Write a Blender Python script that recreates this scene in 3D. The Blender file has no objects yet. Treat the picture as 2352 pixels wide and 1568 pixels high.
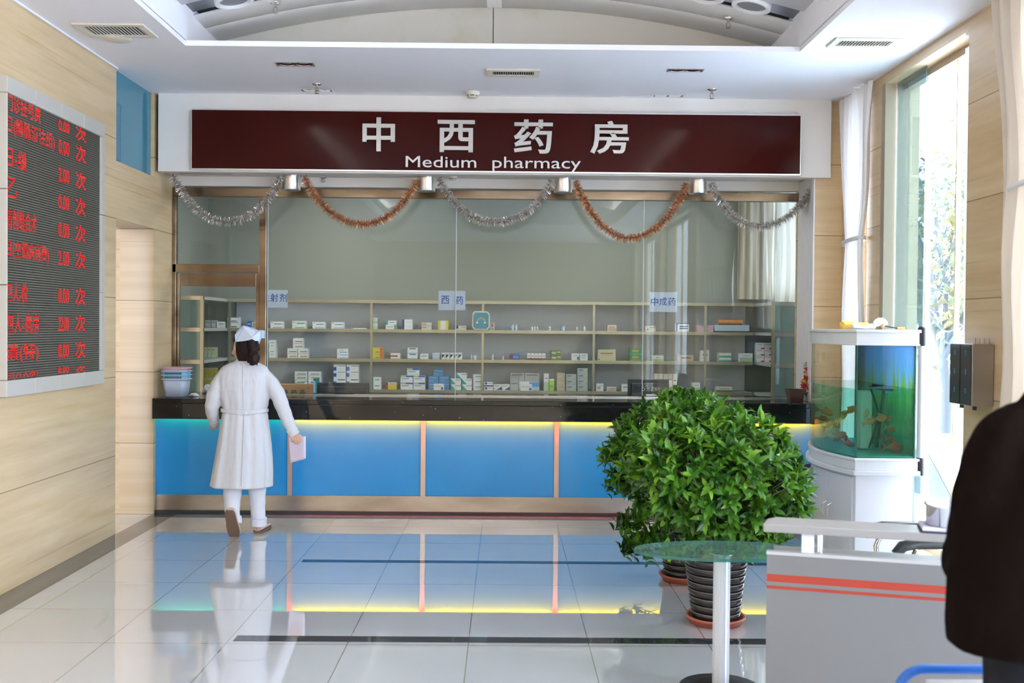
import bpy, math, random
from mathutils import Vector, Matrix
from math import sin, cos, pi, radians

# ------------------------------------------------------------------ camera, world, exposure
S = bpy.context.scene
C = S.collection
FPX = 2330.0
HCAM = 1.58
ey = Vector((-16 / FPX, 34 / FPX, -1)).normalized()
ex = Vector((1, -0.0085, 0))
ex.z = -(ex.x * ey.x + ex.y * ey.y) / ey.z
ex.normalize()
ez = ex.cross(ey).normalized()
MCW = Matrix((ex, ey, ez))            # rows: world axes seen from the camera
cam = bpy.data.cameras.new('camera')
cam.sensor_width = 36.0
cam.lens = FPX / 2352 * 36.0
cam.clip_start = 0.05
cam.dof.use_dof = True
cam.dof.focus_distance = 7.9
cam.dof.aperture_fstop = 3.2
cam_ob = bpy.data.objects.new('camera', cam)
cam_ob.matrix_world = Matrix.Translation((0, 0, HCAM)) @ MCW.to_4x4()
C.objects.link(cam_ob)
S.camera = cam_ob

S.view_settings.view_transform = 'Standard'
S.view_settings.look = 'None'
S.view_settings.gamma = 1.0
S.view_settings.use_curve_mapping = False
S.view_settings.exposure = 1.3
S.cycles.max_bounces = 10
S.cycles.diffuse_bounces = 5
S.cycles.glossy_bounces = 5
S.cycles.transmission_bounces = 6
S.cycles.transparent_max_bounces = 24
S.cycles.sample_clamp_indirect = 8.0
S.cycles.caustics_reflective = False
S.cycles.caustics_refractive = False

W = bpy.data.worlds.new('overcast_sky')
S.world = W
W.use_nodes = True
_bg = W.node_tree.nodes['Background']
_bg.inputs['Color'].default_value = (0.80, 0.92, 1.17, 1)
_bg.inputs['Strength'].default_value = 7.2

def area_light(name, loc, rot, sx, sy, power, color, parent=None, spread=pi):
    l = bpy.data.lights.new(name, 'AREA')
    l.shape = 'RECTANGLE'; l.size = sx; l.size_y = sy; l.energy = power; l.color = color
    l.spread = spread
    o = bpy.data.objects.new(name, l)
    o.location = loc; o.rotation_euler = rot
    C.objects.link(o)
    return o

def sky_portal(name, loc, rot, sx, sy):
    o = area_light(name, loc, rot, sx, sy, 1.0, (1, 1, 1))
    o.data.cycles.is_portal = True
    return o

# window openings that let the daylight in: (y0, y1, z0, z1) in the right wall
CX0_, CX1_ = -2.195, 2.0
WIN = [(7.86, 8.24, 0.06, 3.40), (6.16, 7.57, 0.06, 3.40), (2.9, 5.35, 0.06, 3.40), (-0.6, 2.2, 0.06, 3.40), (-4.2, -1.3, 0.06, 3.40)]  # first opening is unseen, added behind the curtain to brighten it
for k, (a, b, c, d) in enumerate(WIN):
    sky_portal('daylight_portal', (2.86, (a + b) / 2, (c + d) / 2), (0, radians(90), 0), d - c, b - a)
sky_portal('daylight_portal', (3.02, 10.1, 2.5), (0, radians(90), 0), 1.1, 1.7)

# unseen fill lights added to brighten the pharmacy, above the header's lower edge
for x in (-1.6, 1.2):
    area_light('pharmacy_fill_light', (x, 9.9, 3.17), (0, 0, 0), 1.2, 0.3, 10.0, (1.0, 0.99, 0.95))

# ------------------------------------------------------------------ pixel -> place
CAMP = Vector((0, 0, HCAM))
def ray(px, py):
    return MCW @ Vector(((px - 1176) / FPX, (784 - py) / FPX, -1))
def PY(px, py, y):
    d = ray(px, py); return CAMP + d * (y / d.y)
def PX(px, py, x):
    d = ray(px, py); return CAMP + d * (x / d.x)
def PZ(px, py, z):
    d = ray(px, py); return CAMP + d * ((z - HCAM) / d.z)

# ------------------------------------------------------------------ materials
def nd(nt, t, **kw):
    n = nt.nodes.new(t)
    for k, v in kw.items():
        if k in n.inputs.keys(): n.inputs[k].default_value = v
        else: setattr(n, k, v)
    return n
def mat(name, col, rough=0.5, metal=0.0, spec=0.5, coat=0.0, bump=None, ior=None, sub=None, emit=None):
    m = bpy.data.materials.new(name); m.use_nodes = True
    nt = m.node_tree; b = nt.nodes['Principled BSDF']
    b.inputs['Base Color'].default_value = (*col, 1)
    b.inputs['Roughness'].default_value = rough
    b.inputs['Metallic'].default_value = metal
    b.inputs['Specular IOR Level'].default_value = spec
    if ior: b.inputs['IOR'].default_value = ior
    if coat:
        b.inputs['Coat Weight'].default_value = coat; b.inputs['Coat Roughness'].default_value = 0.05
    if emit:
        b.inputs['Emission Color'].default_value = (*emit[0], 1); b.inputs['Emission Strength'].default_value = emit[1]
    if bump:
        sc, st, dist = bump
        tc = nd(nt, 'ShaderNodeNewGeometry')
        mp = nd(nt, 'ShaderNodeMapping'); mp.inputs['Scale'].default_value = sc
        no = nd(nt, 'ShaderNodeTexNoise'); no.inputs['Scale'].default_value = 1.0; no.inputs['Detail'].default_value = 3
        bp = nd(nt, 'ShaderNodeBump'); bp.inputs['Strength'].default_value = st; bp.inputs['Distance'].default_value = dist
        L = nt.links
        L.new(tc.outputs['Position'], mp.inputs['Vector']); L.new(mp.outputs[0], no.inputs['Vector'])
        L.new(no.outputs['Fac'], bp.inputs['Height']); L.new(bp.outputs[0], b.inputs['Normal'])
    return m
def vary(m, col2, scale=(3, 3, 3), lo=0.35, hi=0.65, detail=4):
    """mix a second colour into a material with noise (wear, veins)"""
    nt = m.node_tree; b = nt.nodes['Principled BSDF']; L = nt.links
    tc = nd(nt, 'ShaderNodeNewGeometry'); mp = nd(nt, 'ShaderNodeMapping'); mp.inputs['Scale'].default_value = scale
    no = nd(nt, 'ShaderNodeTexNoise'); no.inputs['Scale'].default_value = 1.0; no.inputs['Detail'].default_value = detail
    rp = nd(nt, 'ShaderNodeValToRGB')
    rp.color_ramp.elements[0].position = lo; rp.color_ramp.elements[1].position = hi
    rp.color_ramp.elements[0].color = b.inputs['Base Color'].default_value[:]; rp.color_ramp.elements[1].color = (*col2, 1)
    L.new(tc.outputs['Position'], mp.inputs['Vector']); L.new(mp.outputs[0], no.inputs['Vector'])
    L.new(no.outputs['Fac'], rp.inputs['Fac']); L.new(rp.outputs[0], b.inputs['Base Color'])
    return m
def stone(name, axis, c1, c2, joint, rough=0.22, w=60.0, h=0.59):
    m = bpy.data.materials.new(name); m.use_nodes = True
    nt = m.node_tree; b = nt.nodes['Principled BSDF']; L = nt.links
    g = nd(nt, 'ShaderNodeNewGeometry'); sp = nd(nt, 'ShaderNodeSeparateXYZ'); cb = nd(nt, 'ShaderNodeCombineXYZ')
    L.new(g.outputs['Position'], sp.inputs[0])
    L.new(sp.outputs['Y' if axis == 'x' else 'X'], cb.inputs[0]); L.new(sp.outputs['Z'], cb.inputs[1])
    br = nd(nt, 'ShaderNodeTexBrick'); br.offset = 0.0
    br.inputs['Scale'].default_value = 1.0; br.inputs['Mortar Size'].default_value = 0.0035
    br.inputs['Mortar Smooth'].default_value = 0.1
    br.inputs['Brick Width'].default_value = w; br.inputs['Row Height'].default_value = h
    br.inputs['Bias'].default_value = 0.0
    br.inputs['Color1'].default_value = (0.93, 0.93, 0.93, 1); br.inputs['Color2'].default_value = (1, 1, 1, 1); br.inputs['Mortar'].default_value = (*joint, 1)
    L.new(cb.outputs[0], br.inputs['Vector'])
    mp = nd(nt, 'ShaderNodeMapping'); mp.inputs['Scale'].default_value = (1.1, 13, 1)
    L.new(cb.outputs[0], mp.inputs['Vector'])
    no = nd(nt, 'ShaderNodeTexNoise'); no.inputs['Scale'].default_value = 1.0; no.inputs['Detail'].default_value = 5; no.inputs['Roughness'].default_value = 0.6
    L.new(mp.outputs[0], no.inputs['Vector'])
    rp = nd(nt, 'ShaderNodeValToRGB'); rp.color_ramp.elements[0].position = 0.3; rp.color_ramp.elements[1].position = 0.7
    rp.color_ramp.elements[0].color = (*c1, 1); rp.color_ramp.elements[1].color = (*c2, 1)
    L.new(no.outputs['Fac'], rp.inputs['Fac'])
    mp2 = nd(nt, 'ShaderNodeMapping'); mp2.inputs['Scale'].default_value = (0.35, 34, 1)
    L.new(cb.outputs[0], mp2.inputs['Vector'])
    no2 = nd(nt, 'ShaderNodeTexNoise'); no2.inputs['Scale'].default_value = 1.0; no2.inputs['Detail'].default_value = 2
    L.new(mp2.outputs[0], no2.inputs['Vector'])
    rp2 = nd(nt, 'ShaderNodeValToRGB'); rp2.color_ramp.elements[0].position = 0.31; rp2.color_ramp.elements[1].position = 0.345
    rp2.color_ramp.elements[0].color = (0.86, 0.83, 0.78, 1); rp2.color_ramp.elements[1].color = (1, 1, 1, 1)
    L.new(no2.outputs['Fac'], rp2.inputs['Fac'])
    m1 = nd(nt, 'ShaderNodeMixRGB', blend_type='MULTIPLY'); m1.inputs['Fac'].default_value = 1
    L.new(rp.outputs[0], m1.inputs[1]); L.new(rp2.outputs[0], m1.inputs[2])
    m2 = nd(nt, 'ShaderNodeMixRGB', blend_type='MULTIPLY'); m2.inputs['Fac'].default_value = 1
    L.new(m1.outputs[0], m2.inputs[1]); L.new(br.outputs['Color'], m2.inputs[2])
    L.new(m2.outputs[0], b.inputs['Base Color'])
    b.inputs['Roughness'].default_value = rough
    return m
def glass(name, tint=(0.96, 0.985, 0.975), ior=1.5, rough=0.0, milk=0.0, milkcol=(0.6, 0.7, 0.68)):
    m = bpy.data.materials.new(name); m.use_nodes = True
    nt = m.node_tree; L = nt.links; nt.nodes.remove(nt.nodes['Principled BSDF'])
    out = nt.nodes['Material Output']
    tr = nd(nt, 'ShaderNodeBsdfTransparent'); tr.inputs['Color'].default_value = (*tint, 1)
    gl = nd(nt, 'ShaderNodeBsdfGlossy'); gl.inputs['Roughness'].default_value = rough
    fr = nd(nt, 'ShaderNodeFresnel')
    ge = nd(nt, 'ShaderNodeNewGeometry'); bf = nd(nt, 'ShaderNodeMapRange')   # same reflection from both sides of a pane
    bf.inputs['To Min'].default_value = ior; bf.inputs['To Max'].default_value = 1 / ior
    L.new(ge.outputs['Backfacing'], bf.inputs['Value']); L.new(bf.outputs[0], fr.inputs['IOR'])
    mx = nd(nt, 'ShaderNodeMixShader')
    src = tr
    if milk:
        df = nd(nt, 'ShaderNodeBsdfDiffuse'); df.inputs['Color'].default_value = (*milkcol, 1)
        m0 = nd(nt, 'ShaderNodeMixShader'); m0.inputs['Fac'].default_value = milk
        L.new(tr.outputs[0], m0.inputs[1]); L.new(df.outputs[0], m0.inputs[2]); src = m0
    L.new(fr.outputs[0], mx.inputs['Fac']); L.new(src.outputs[0], mx.inputs[1]); L.new(gl.outputs[0], mx.inputs[2])
    L.new(mx.outputs[0], out.inputs['Surface'])
    return m
def cloth(name, col, trans=0.35, bump=None, rough=0.9, spec=0.1):
    m = mat(name, col, rough, spec=spec, bump=bump)
    nt = m.node_tree; L = nt.links; b = nt.nodes['Principled BSDF']; out = nt.nodes['Material Output']
    t = nd(nt, 'ShaderNodeBsdfTranslucent'); t.inputs['Color'].default_value = (*col, 1)
    mx = nd(nt, 'ShaderNodeMixShader'); mx.inputs['Fac'].default_value = trans
    L.new(b.outputs[0], mx.inputs[1]); L.new(t.outputs[0], mx.inputs[2]); L.new(mx.outputs[0], out.inputs['Surface'])
    return m
def glow(name, col, strength):
    m = bpy.data.materials.new(name); m.use_nodes = True
    nt = m.node_tree; nt.nodes.remove(nt.nodes['Principled BSDF'])
    e = nd(nt, 'ShaderNodeEmission'); e.inputs['Color'].default_value = (*col, 1); e.inputs['Strength'].default_value = strength
    nt.links.new(e.outputs[0], nt.nodes['Material Output'].inputs['Surface'])
    return m

# ------------------------------------------------------------------ mesh builder
class MB:
    def __init__(s): s.v = []; s.f = []; s.m = []; s.sm = []
    def add(s, vs, fs, m=0, smooth=False):
        b = len(s.v); s.v += [Vector(v) for v in vs]
        for f in fs:
            s.f.append([b + i for i in f]); s.m.append(m); s.sm.append(smooth)
        return s
    def box(s, x0, x1, y0, y1, z0, z1, m=0):
        if x0 > x1: x0, x1 = x1, x0
        if y0 > y1: y0, y1 = y1, y0
        if z0 > z1: z0, z1 = z1, z0
        return s.add([(x0, y0, z0), (x1, y0, z0), (x1, y1, z0), (x0, y1, z0), (x0, y0, z1), (x1, y0, z1), (x1, y1, z1), (x0, y1, z1)],
                     [(0, 3, 2, 1), (4, 5, 6, 7), (0, 1, 5, 4), (1, 2, 6, 5), (2, 3, 7, 6), (3, 0, 4, 7)], m)
    def obox(s, c, half, M=None, m=0):
        M = M or Matrix.Identity(3); c = Vector(c)
        vs = [c + M @ Vector((sx * half[0], sy * half[1], sz * half[2])) for sz in (-1, 1) for sx, sy in ((-1, -1), (1, -1), (1, 1), (-1, 1))]
        return s.add(vs, [(0, 3, 2, 1), (4, 5, 6, 7), (0, 1, 5, 4), (1, 2, 6, 5), (2, 3, 7, 6), (3, 0, 4, 7)], m)
    def loft(s, rings, m=0, cap=True, smooth=True, closed=True):
        n = len(rings[0]); vs = [p for r in rings for p in r]; fs = []
        for i in range(len(rings) - 1):
            for j in range(n if closed else n - 1):
                k = (j + 1) % n
                fs.append((i * n + j, i * n + k, (i + 1) * n + k, (i + 1) * n + j))
        s.add(vs, fs, m, smooth)
        if cap:
            s.add(rings[0], [tuple(range(n - 1, -1, -1))], m); s.add(rings[-1], [tuple(range(n))], m)
        return s
    def lathe(s, prof, c=(0, 0, 0), n=24, m=0, cap=True, smooth=True, sx=1, sy=1):
        c = Vector(c)
        rings = [[c + Vector((r * cos(2 * pi * j / n) * sx, r * sin(2 * pi * j / n) * sy, z)) for j in range(n)] for r, z in prof]
        return s.loft(rings, m, cap, smooth)
    def tube(s, pts, r, n=8, m=0, cap=True, flat=1.0):
        pts = [Vector(p) for p in pts]; k = len(pts)
        rs = r if isinstance(r, (list, tuple)) else [r] * k
        up = None; rings = []
        for i, p in enumerate(pts):
            t = (pts[min(i + 1, k - 1)] - pts[max(i - 1, 0)]).normalized()
            if up is None:
                up = Vector((0, 0, 1)) if abs(t.z) < 0.9 else Vector((0, 1, 0))
            a = t.cross(up).normalized(); up = a.cross(t).normalized()
            rings.append([p + (a * cos(2 * pi * j / n) + up * sin(2 * pi * j / n) * flat) * rs[i] for j in range(n)])
        return s.loft(rings, m, cap)
    def ball(s, c, r, nu=16, nv=10, m=0, sz=(1, 1, 1), M=None):
        c = Vector(c); rings = []
        for i in range(nv + 1):
            a = pi * i / nv; a = min(max(a, 0.02), pi - 0.02)
            ring = []
            for j in range(nu):
                p = Vector((sin(a) * cos(2 * pi * j / nu) * sz[0], sin(a) * sin(2 * pi * j / nu) * sz[1], -cos(a) * sz[2])) * r
                ring.append(c + (M @ p if M else p))
            rings.append(ring)
        return s.loft(rings, m)
    def prism(s, poly, f, a, b, m=0):
        """poly: 2-D points; f(u, v, w) -> point; extruded from w=a to w=b"""
        n = len(poly)
        A = [f(u, v, a) for u, v in poly]; B = [f(u, v, b) for u, v in poly]
        s.add(A + B, [tuple(range(n - 1, -1, -1)), tuple(range(n, 2 * n))] + [(i, (i + 1) % n, n + (i + 1) % n, n + i) for i in range(n)], m)
        return s
    def text(s, body, o, xd, yd, w, h, depth=0.0, m=0, bold=0.0):
        cu = bpy.data.curves.new('lettering', 'FONT'); cu.body = body; cu.resolution_u = 3; cu.offset = bold
        if depth: cu.extrude = 0.02
        ob = bpy.data.objects.new('lettering', cu); C.objects.link(ob)
        dg = bpy.context.evaluated_depsgraph_get()
        me = bpy.data.meshes.new_from_object(ob.evaluated_get(dg))
        if not me.vertices:
            return s
        xs = [v.co.x for v in me.vertices]; ys = [v.co.y for v in me.vertices]
        x0, x1, y0, y1 = min(xs), max(xs), min(ys), max(ys)
        o = Vector(o); xd = Vector(xd).normalized(); yd = Vector(yd).normalized(); zd = xd.cross(yd)
        kx = w / (x1 - x0); ky = h / (y1 - y0)
        vs = [o + xd * (v.co.x - x0) * kx + yd * (v.co.y - y0) * ky + zd * (v.co.z / 0.02 * depth / 2 + depth / 2 if depth else 0) for v in me.vertices]
        s.add(vs, [tuple(p.vertices) for p in me.polygons], m)
        bpy.data.objects.remove(ob); bpy.data.curves.remove(cu); bpy.data.meshes.remove(me)
        return s
    def build(s, name, mats, parent=None, bevel=0, seg=2, solid=0, remesh=0, subd=0, smooth_it=0, origin=None, kind=None):
        mats = mats if isinstance(mats, (list, tuple)) else [mats]
        if parent is not None: org = ORG[parent.name]
        elif origin is not None: org = Vector(origin)
        else:
            xs = [v.x for v in s.v]; ys = [v.y for v in s.v]; zs = [v.z for v in s.v]
            org = Vector(((min(xs) + max(xs)) / 2, (min(ys) + max(ys)) / 2, min(zs)))
        me = bpy.data.meshes.new(name)
        me.from_pydata([tuple(v - org) for v in s.v], [], s.f)
        for m in mats: me.materials.append(m)
        me.polygons.foreach_set('material_index', s.m)
        me.polygons.foreach_set('use_smooth', [bool(x) or bool(remesh) for x in s.sm])
        me.update()
        o = bpy.data.objects.new(name, me); C.objects.link(o)
        ORG[o.name] = org
        if parent is not None: o.parent = parent
        else: o.location = org
        if kind: o['kind'] = kind
        if remesh:
            md = o.modifiers.new('blend', 'REMESH'); md.mode = 'VOXEL'; md.voxel_size = remesh; md.use_smooth_shade = True
            md = o.modifiers.new('relax', 'SMOOTH'); md.factor = 0.5; md.iterations = smooth_it or 4
        if subd:
            md = o.modifiers.new('round', 'SUBSURF'); md.levels = subd; md.render_levels = subd
        if solid:
            md = o.modifiers.new('thickness', 'SOLIDIFY'); md.thickness = solid; md.offset = 0
        if bevel:
            md = o.modifiers.new('edges', 'BEVEL'); md.width = bevel; md.segments = seg; md.limit_method = 'ANGLE'; md.angle_limit = radians(40)
        return o
ORG = {}
def tag(o, label, cat, group=None, kind=None):
    o['label'] = label; o['category'] = cat
    if group: o['group'] = group
    if kind: o['kind'] = kind
    return o
def thing(name, label, cat, loc=(0, 0, 0), group=None):
    o = bpy.data.objects.new(name, None); C.objects.link(o)
    o.empty_display_size = 0.1
    o.location = loc; ORG[o.name] = Vector(loc)
    return tag(o, label, cat, group)
def structure(mb, name, mats, **kw):
    return mb.build(name, mats, kind='structure', origin=(0, 0, 0), **kw)
def kids(o): return [c for c in S.objects if c.parent == o]
def copy_tree(o, parent=None):
    c = o.copy(); C.objects.link(c); ORG[c.name] = ORG[o.name].copy()
    if parent is not None: c.parent = parent
    for ch in list(o.children): copy_tree(ch, c)
    return c
def rotz(a): return Matrix.Rotation(a, 3, 'Z')

# ------------------------------------------------------------------ palette
M = {}
M['stone_x'] = stone('beige_travertine', 'x', (0.62, 0.44, 0.24), (0.73, 0.55, 0.33), (0.45, 0.42, 0.36))
M['stone_y'] = stone('beige_travertine_front', 'y', (0.62, 0.44, 0.24), (0.73, 0.55, 0.33), (0.45, 0.42, 0.36))
M['white_paint'] = vary(mat('white_emulsion', (0.90, 0.895, 0.935), 0.6), (0.88, 0.875, 0.91), (1.2, 1.2, 1.2))
M['gable_paint'] = vary(mat('aged_cream_paint', (0.66, 0.63, 0.57), 0.6), (0.58, 0.56, 0.44), (3, 3, 3), 0.55, 0.75)
M['panel_white'] = mat('vault_panel', (0.86, 0.86, 0.86), 0.35)
M['dark_gap'] = mat('dark_gap', (0.06, 0.06, 0.06), 0.8)
M['grey_channel'] = mat('grey_channel', (0.22, 0.23, 0.25), 0.4, 0.3)
M['steel'] = vary(mat('brushed_steel', (0.54, 0.50, 0.46), 0.28, 1.0), (0.40, 0.36, 0.32), (2, 2, 6))
M['bronze_steel'] = vary(mat('bronze_steel', (0.33, 0.25, 0.17), 0.24, 1.0), (0.15, 0.10, 0.06), (1.2, 1.2, 5))
M['alu'] = mat('satin_aluminium', (0.78, 0.77, 0.75), 0.3, 1.0)
M['chrome'] = mat('chrome', (0.85, 0.85, 0.86), 0.08, 1.0)
M['black'] = mat('black_plastic', (0.02, 0.02, 0.022), 0.4)
M['dark'] = mat('dark_plastic', (0.045, 0.047, 0.055), 0.45)
M['white_plastic'] = mat('white_plastic', (0.82, 0.83, 0.85), 0.35)
M['cream_plastic'] = mat('cream_plastic', (0.75, 0.70, 0.58), 0.45)
M['clear'] = glass('window_glass')
M['partition_glass'] = glass('partition_glass', (0.94, 0.97, 0.955), 1.38)
M['green_glass'] = glass('green_glass', (0.72, 0.88, 0.83), 1.5, 0.0, 0.12, (0.35, 0.55, 0.5))
M['cabinet_glass'] = glass('frosted_cabinet_glass', (0.60, 0.72, 0.70), 1.5, 0.1, 0.5, (0.30, 0.42, 0.40))
M['curtain'] = cloth('cream_curtain', (0.80, 0.72, 0.62), 0.16)
M['sheer'] = cloth('white_curtain', (0.86, 0.84, 0.83), 0.14)
M['paper'] = mat('paper', (0.82, 0.83, 0.88), 0.7)
M['blue_ink'] = mat('blue_ink', (0.02, 0.09, 0.36), 0.6)

# ------------------------------------------------------------------ floor
XL, XR, ZC = -2.905, 2.80, 3.477
YG = 8.90                  # pharmacy glass front
mf = mat('polished_tiles', (0.60, 0.60, 0.60), 0.018, ior=1.9, coat=1.0)
mf.node_tree.nodes['Principled BSDF'].inputs['Coat IOR'].default_value = 1.6
mf.node_tree.nodes['Principled BSDF'].inputs['Coat Roughness'].default_value = 0.012
nt = mf.node_tree; b = nt.nodes['Principled BSDF']; L = nt.links
g = nd(nt, 'ShaderNodeNewGeometry'); mp = nd(nt, 'ShaderNodeMapping')
mp.inputs['Location'].default_value = (0.169 + 0.6 * 9, 0.01 - 6.79 + 0.59 * 20, 0)
L.new(g.outputs['Position'], mp.inputs['Vector'])
br = nd(nt, 'ShaderNodeTexBrick'); br.offset = 0.0
for k_, v_ in (('Scale', 1.0), ('Mortar Size', 0.003), ('Mortar Smooth', 0.2), ('Brick Width', 0.6), ('Row Height', 0.59), ('Bias', 0.0)): br.inputs[k_].default_value = v_
br.inputs['Color1'].default_value = (0.53, 0.535, 0.56, 1); br.inputs['Color2'].default_value = (0.56, 0.565, 0.59, 1); br.inputs['Mortar'].default_value = (0.22, 0.20, 0.18, 1)
L.new(mp.outputs[0], br.inputs['Vector'])
no = nd(nt, 'ShaderNodeTexNoise'); no.inputs['Scale'].default_value = 3.0; no.inputs['Detail'].default_value = 6
L.new(g.outputs['Position'], no.inputs['Vector'])
mr = nd(nt, 'ShaderNodeMapRange'); mr.inputs['To Min'].default_value = 0.94; mr.inputs['To Max'].default_value = 1.04
L.new(no.outputs['Fac'], mr.inputs['Value'])
mm = nd(nt, 'ShaderNodeMixRGB', blend_type='MULTIPLY'); mm.inputs['Fac'].default_value = 1
L.new(br.outputs['Color'], mm.inputs[1]); L.new(mr.outputs[0], mm.inputs[2]); L.new(mm.outputs[0], b.inputs['Base Color'])
M['tiles'] = mf
M['dark_granite_floor'] = vary(mat('dark_border_granite', (0.10, 0.09, 0.08), 0.05, ior=1.8), (0.16, 0.145, 0.13), (40, 40, 40))
M['inlay'] = mat('dark_inlay', (0.035, 0.035, 0.04), 0.05, ior=1.8)
structure(MB().box(-5.2, 3.3, -5.2, 8.5, -0.12, 0.0), 'floor', M['tiles'])
mb = MB(); mb.box(XL, -2.715, -5.0, 8.46, 0, 0.0012); mb.box(-2.715, 2.57, 8.405, 8.47, 0, 0.0012)
structure(mb, 'trim_1', M['dark_granite_floor'])
mb = MB()
for yy, hw in ((6.785, 0.036), (5.095, 0.046)):
    # the left end of each strip is cut along the tile joint
    mb.prism([(-1.345, yy - hw), (2.6, yy - hw), (2.6, yy + hw), (-1.345, yy + hw)], lambda u, v, w: Vector((u, v, w)), 0, 0.0012)
structure(mb, 'trim_2', M['inlay'])

# ------------------------------------------------------------------ walls
DO0, DO1, DOZ = 7.59, 8.41, 2.362       # doorway in the left wall
BW0, BW1, BWZ = 7.59, 8.41, 2.79        # blue borrowed light above it
mb = MB()
mb.box(XL - 0.28, XL, -5.0, DO0, 0, ZC)
mb.box(XL - 0.28, XL, DO0, DO1, DOZ, BWZ)
mb.box(XL - 0.28, XL, DO1, 8.98, 0, ZC)
structure(mb, 'wall_left', M['stone_x'])
structure(MB().box(-5.2, XL - 0.28, DO1, DO1 + 0.12, 0, ZC), 'wall_corridor', M['stone_y'])
structure(MB().box(-5.2, -5.05, 2.0, DO1, 0, ZC), 'wall_corridor_end', M['white_paint'])
M['blue_glass'] = mat('blue_film_glass', (0.055, 0.235, 0.32), 0.1)
wb = structure(MB().box(XL - 0.05, XL - 0.03, BW0, BW1, BWZ, ZC), 'window_1', M['blue_glass'])
fr = MB(); fr.box(XL - 0.028, XL - 0.02, BW0 + 0.0, BW0 + 0.13, BWZ + 0.02, 3.22); fr.box(XL - 0.028, XL - 0.018, BW0 + 0.13, BW0 + 0.145, BWZ + 0.02, 3.24); fr.box(XL - 0.028, XL - 0.018, BW0, BW0 + 0.145, 3.22, 3.24)
fr.build('opening_light', mat('dark_blue_film', (0.035, 0.20, 0.30), 0.08), wb)
mb = MB()
# right wall: piers between the windows
ys = [-5.0] + [v for w in sorted(WIN) for v in w[:2]] + [9.0]
for a, b_ in zip(ys[0::2], ys[1::2]): mb.box(XR, XR + 0.28, a, b_, 0, ZC)
for a, b_, c, d in WIN:
    mb.box(XR, XR + 0.28, a, b_, 0, c); mb.box(XR, XR + 0.28, a, b_, d, ZC)
structure(mb, 'wall_right', M['stone_x'])
# stone pier that closes the counter on the right, its inner side painted white
mb = MB(); mb.box(2.575, XR + 0.2, 8.45, 9.0, 0, ZC)
structure(mb, 'wall_pier', M['stone_y'])
mb = MB()
for k in range(11):
    y0 = 8.452 + k * 0.0405; mb.box(2.562, 2.5745, y0, y0 + 0.037, 0.97, 2.86)
structure(mb, 'trim_3', mat('white_ribbed_panel', (0.90, 0.87, 0.89), 0.4))
# wall behind the camera
mb = MB(); mb.box(-5.2, 3.08, -5.15, -5.0, 0, ZC)
structure(mb, 'wall_back', M['stone_y'])
# fill lights added to brighten the vault, with made-up troughs, out of view
mb = MB()
for x in (CX0_ + 0.02, CX1_ - 0.12): mb.box(x, x + 0.10, -0.9, 6.25, 3.60, 3.63)
structure(mb, 'trim_12', M['white_paint'])  # made-up troughs under the added vault lights
for x, s in ((CX0_ + 0.075, -1), (CX1_ - 0.075, 1)):
    area_light('vault_fill_light', (x, 2.7, 3.645), (pi, 0, 0), 0.05, 7.0, 15.0, (1.0, 0.97, 0.92))
area_light('vault_fill_light', ((CX0_ + CX1_) / 2, 7.30, 3.56), (pi, 0, 0), 3.9, 0.04, 0.7, (1.0, 0.97, 0.92))  # added out of sight on the ceiling lip to brighten vault and gable

# window frames and glass in the right wall
M['cream_frame'] = mat('cream_window_frame', (0.40, 0.31, 0.21), 0.4)
M['gold_trim'] = mat('pale_gold_trim', (0.85, 0.68, 0.32), 0.3, 0.4)
for k, (a, b_, c, d) in enumerate(WIN):
    wk = structure(MB().box(2.955, 2.965, a, b_, c, d), 'window_%d' % (k + 2), M['clear'])
    mb = MB(); mb.box(2.93, 2.99, b_ - 0.05, b_, c, d); mb.box(2.93, 2.99, a, a + 0.05, c, d)
    mb.box(2.93, 2.99, a, b_, c, c + 0.05); mb.box(2.93, 2.99, a, b_, d - 0.05, d)
    mb.build('window_frame', M['cream_frame'], wk)
    n = 2 if b_ - a < 2 else 3
    mb = MB()
    for j in range(1, n + 1):
        yy = b_ - j * (b_ - a) / (n + 1) + (0.06 if k == 0 else 0)
        mb.box(2.945, 2.975, yy, yy + 0.014, c, d)
    mb.build('mullion', M['gold_trim'], wk)
mb = MB(); mb.box(XR - 0.004, 2.93, 7.50, 7.57, 0.06, 3.40)
structure(mb, 'trim_4', M['cream_frame'])
M['tinted'] = glass('tinted_side_light', (0.62, 0.72, 0.72), 1.7, 0.0, 0.22, (0.30, 0.36, 0.36))
structure(MB().box(2.88, 2.888, 6.98, 7.49, 0.06, 3.40), 'window_9', M['tinted'])

# ------------------------------------------------------------------ ceiling and its vault
CX0, CX1, CY0, CY1, GY = -2.195, 2.0, -1.0, 6.96, 7.77
mb = MB()
mb.box(-5.2, CX0, -5.2, 9.0, ZC, ZC + 0.04)
mb.box(CX1, XR + 0.28, -5.2, 9.0, ZC, ZC + 0.04)
mb.box(CX0, CX1, CY1, 9.0, ZC, ZC + 0.036)
mb.box(CX0, CX1, -5.2, CY0, ZC, ZC + 0.04)
structure(mb, 'ceiling', M['white_paint'])
mb = MB()
mb.box(CX0 - 0.05, CX0, CY0, GY, ZC + 0.036, 3.90); mb.box(CX1, CX1 + 0.05, CY0, GY, ZC + 0.036, 3.90)
mb.box(CX0 - 0.05, CX1 + 0.05, CY0 - 0.05, CY0, ZC + 0.03, 4.2)
structure(mb, 'trim_5', M['white_paint'])
structure(MB().box(XL + 0.0005, XL + 0.014, -5.0, BW0, ZC - 0.012, ZC - 0.0005), 'trim_13', M['white_paint'])
cxm, hwid, zsp, zap = (CX0 + CX1) / 2, (CX1 - CX0) / 2, 3.725, 4.008
def vz(x, dz=0.0):
    t = (x - cxm) / hwid; return zsp + (zap - zsp) * (1 - t * t) + dz
NX = 40
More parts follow.
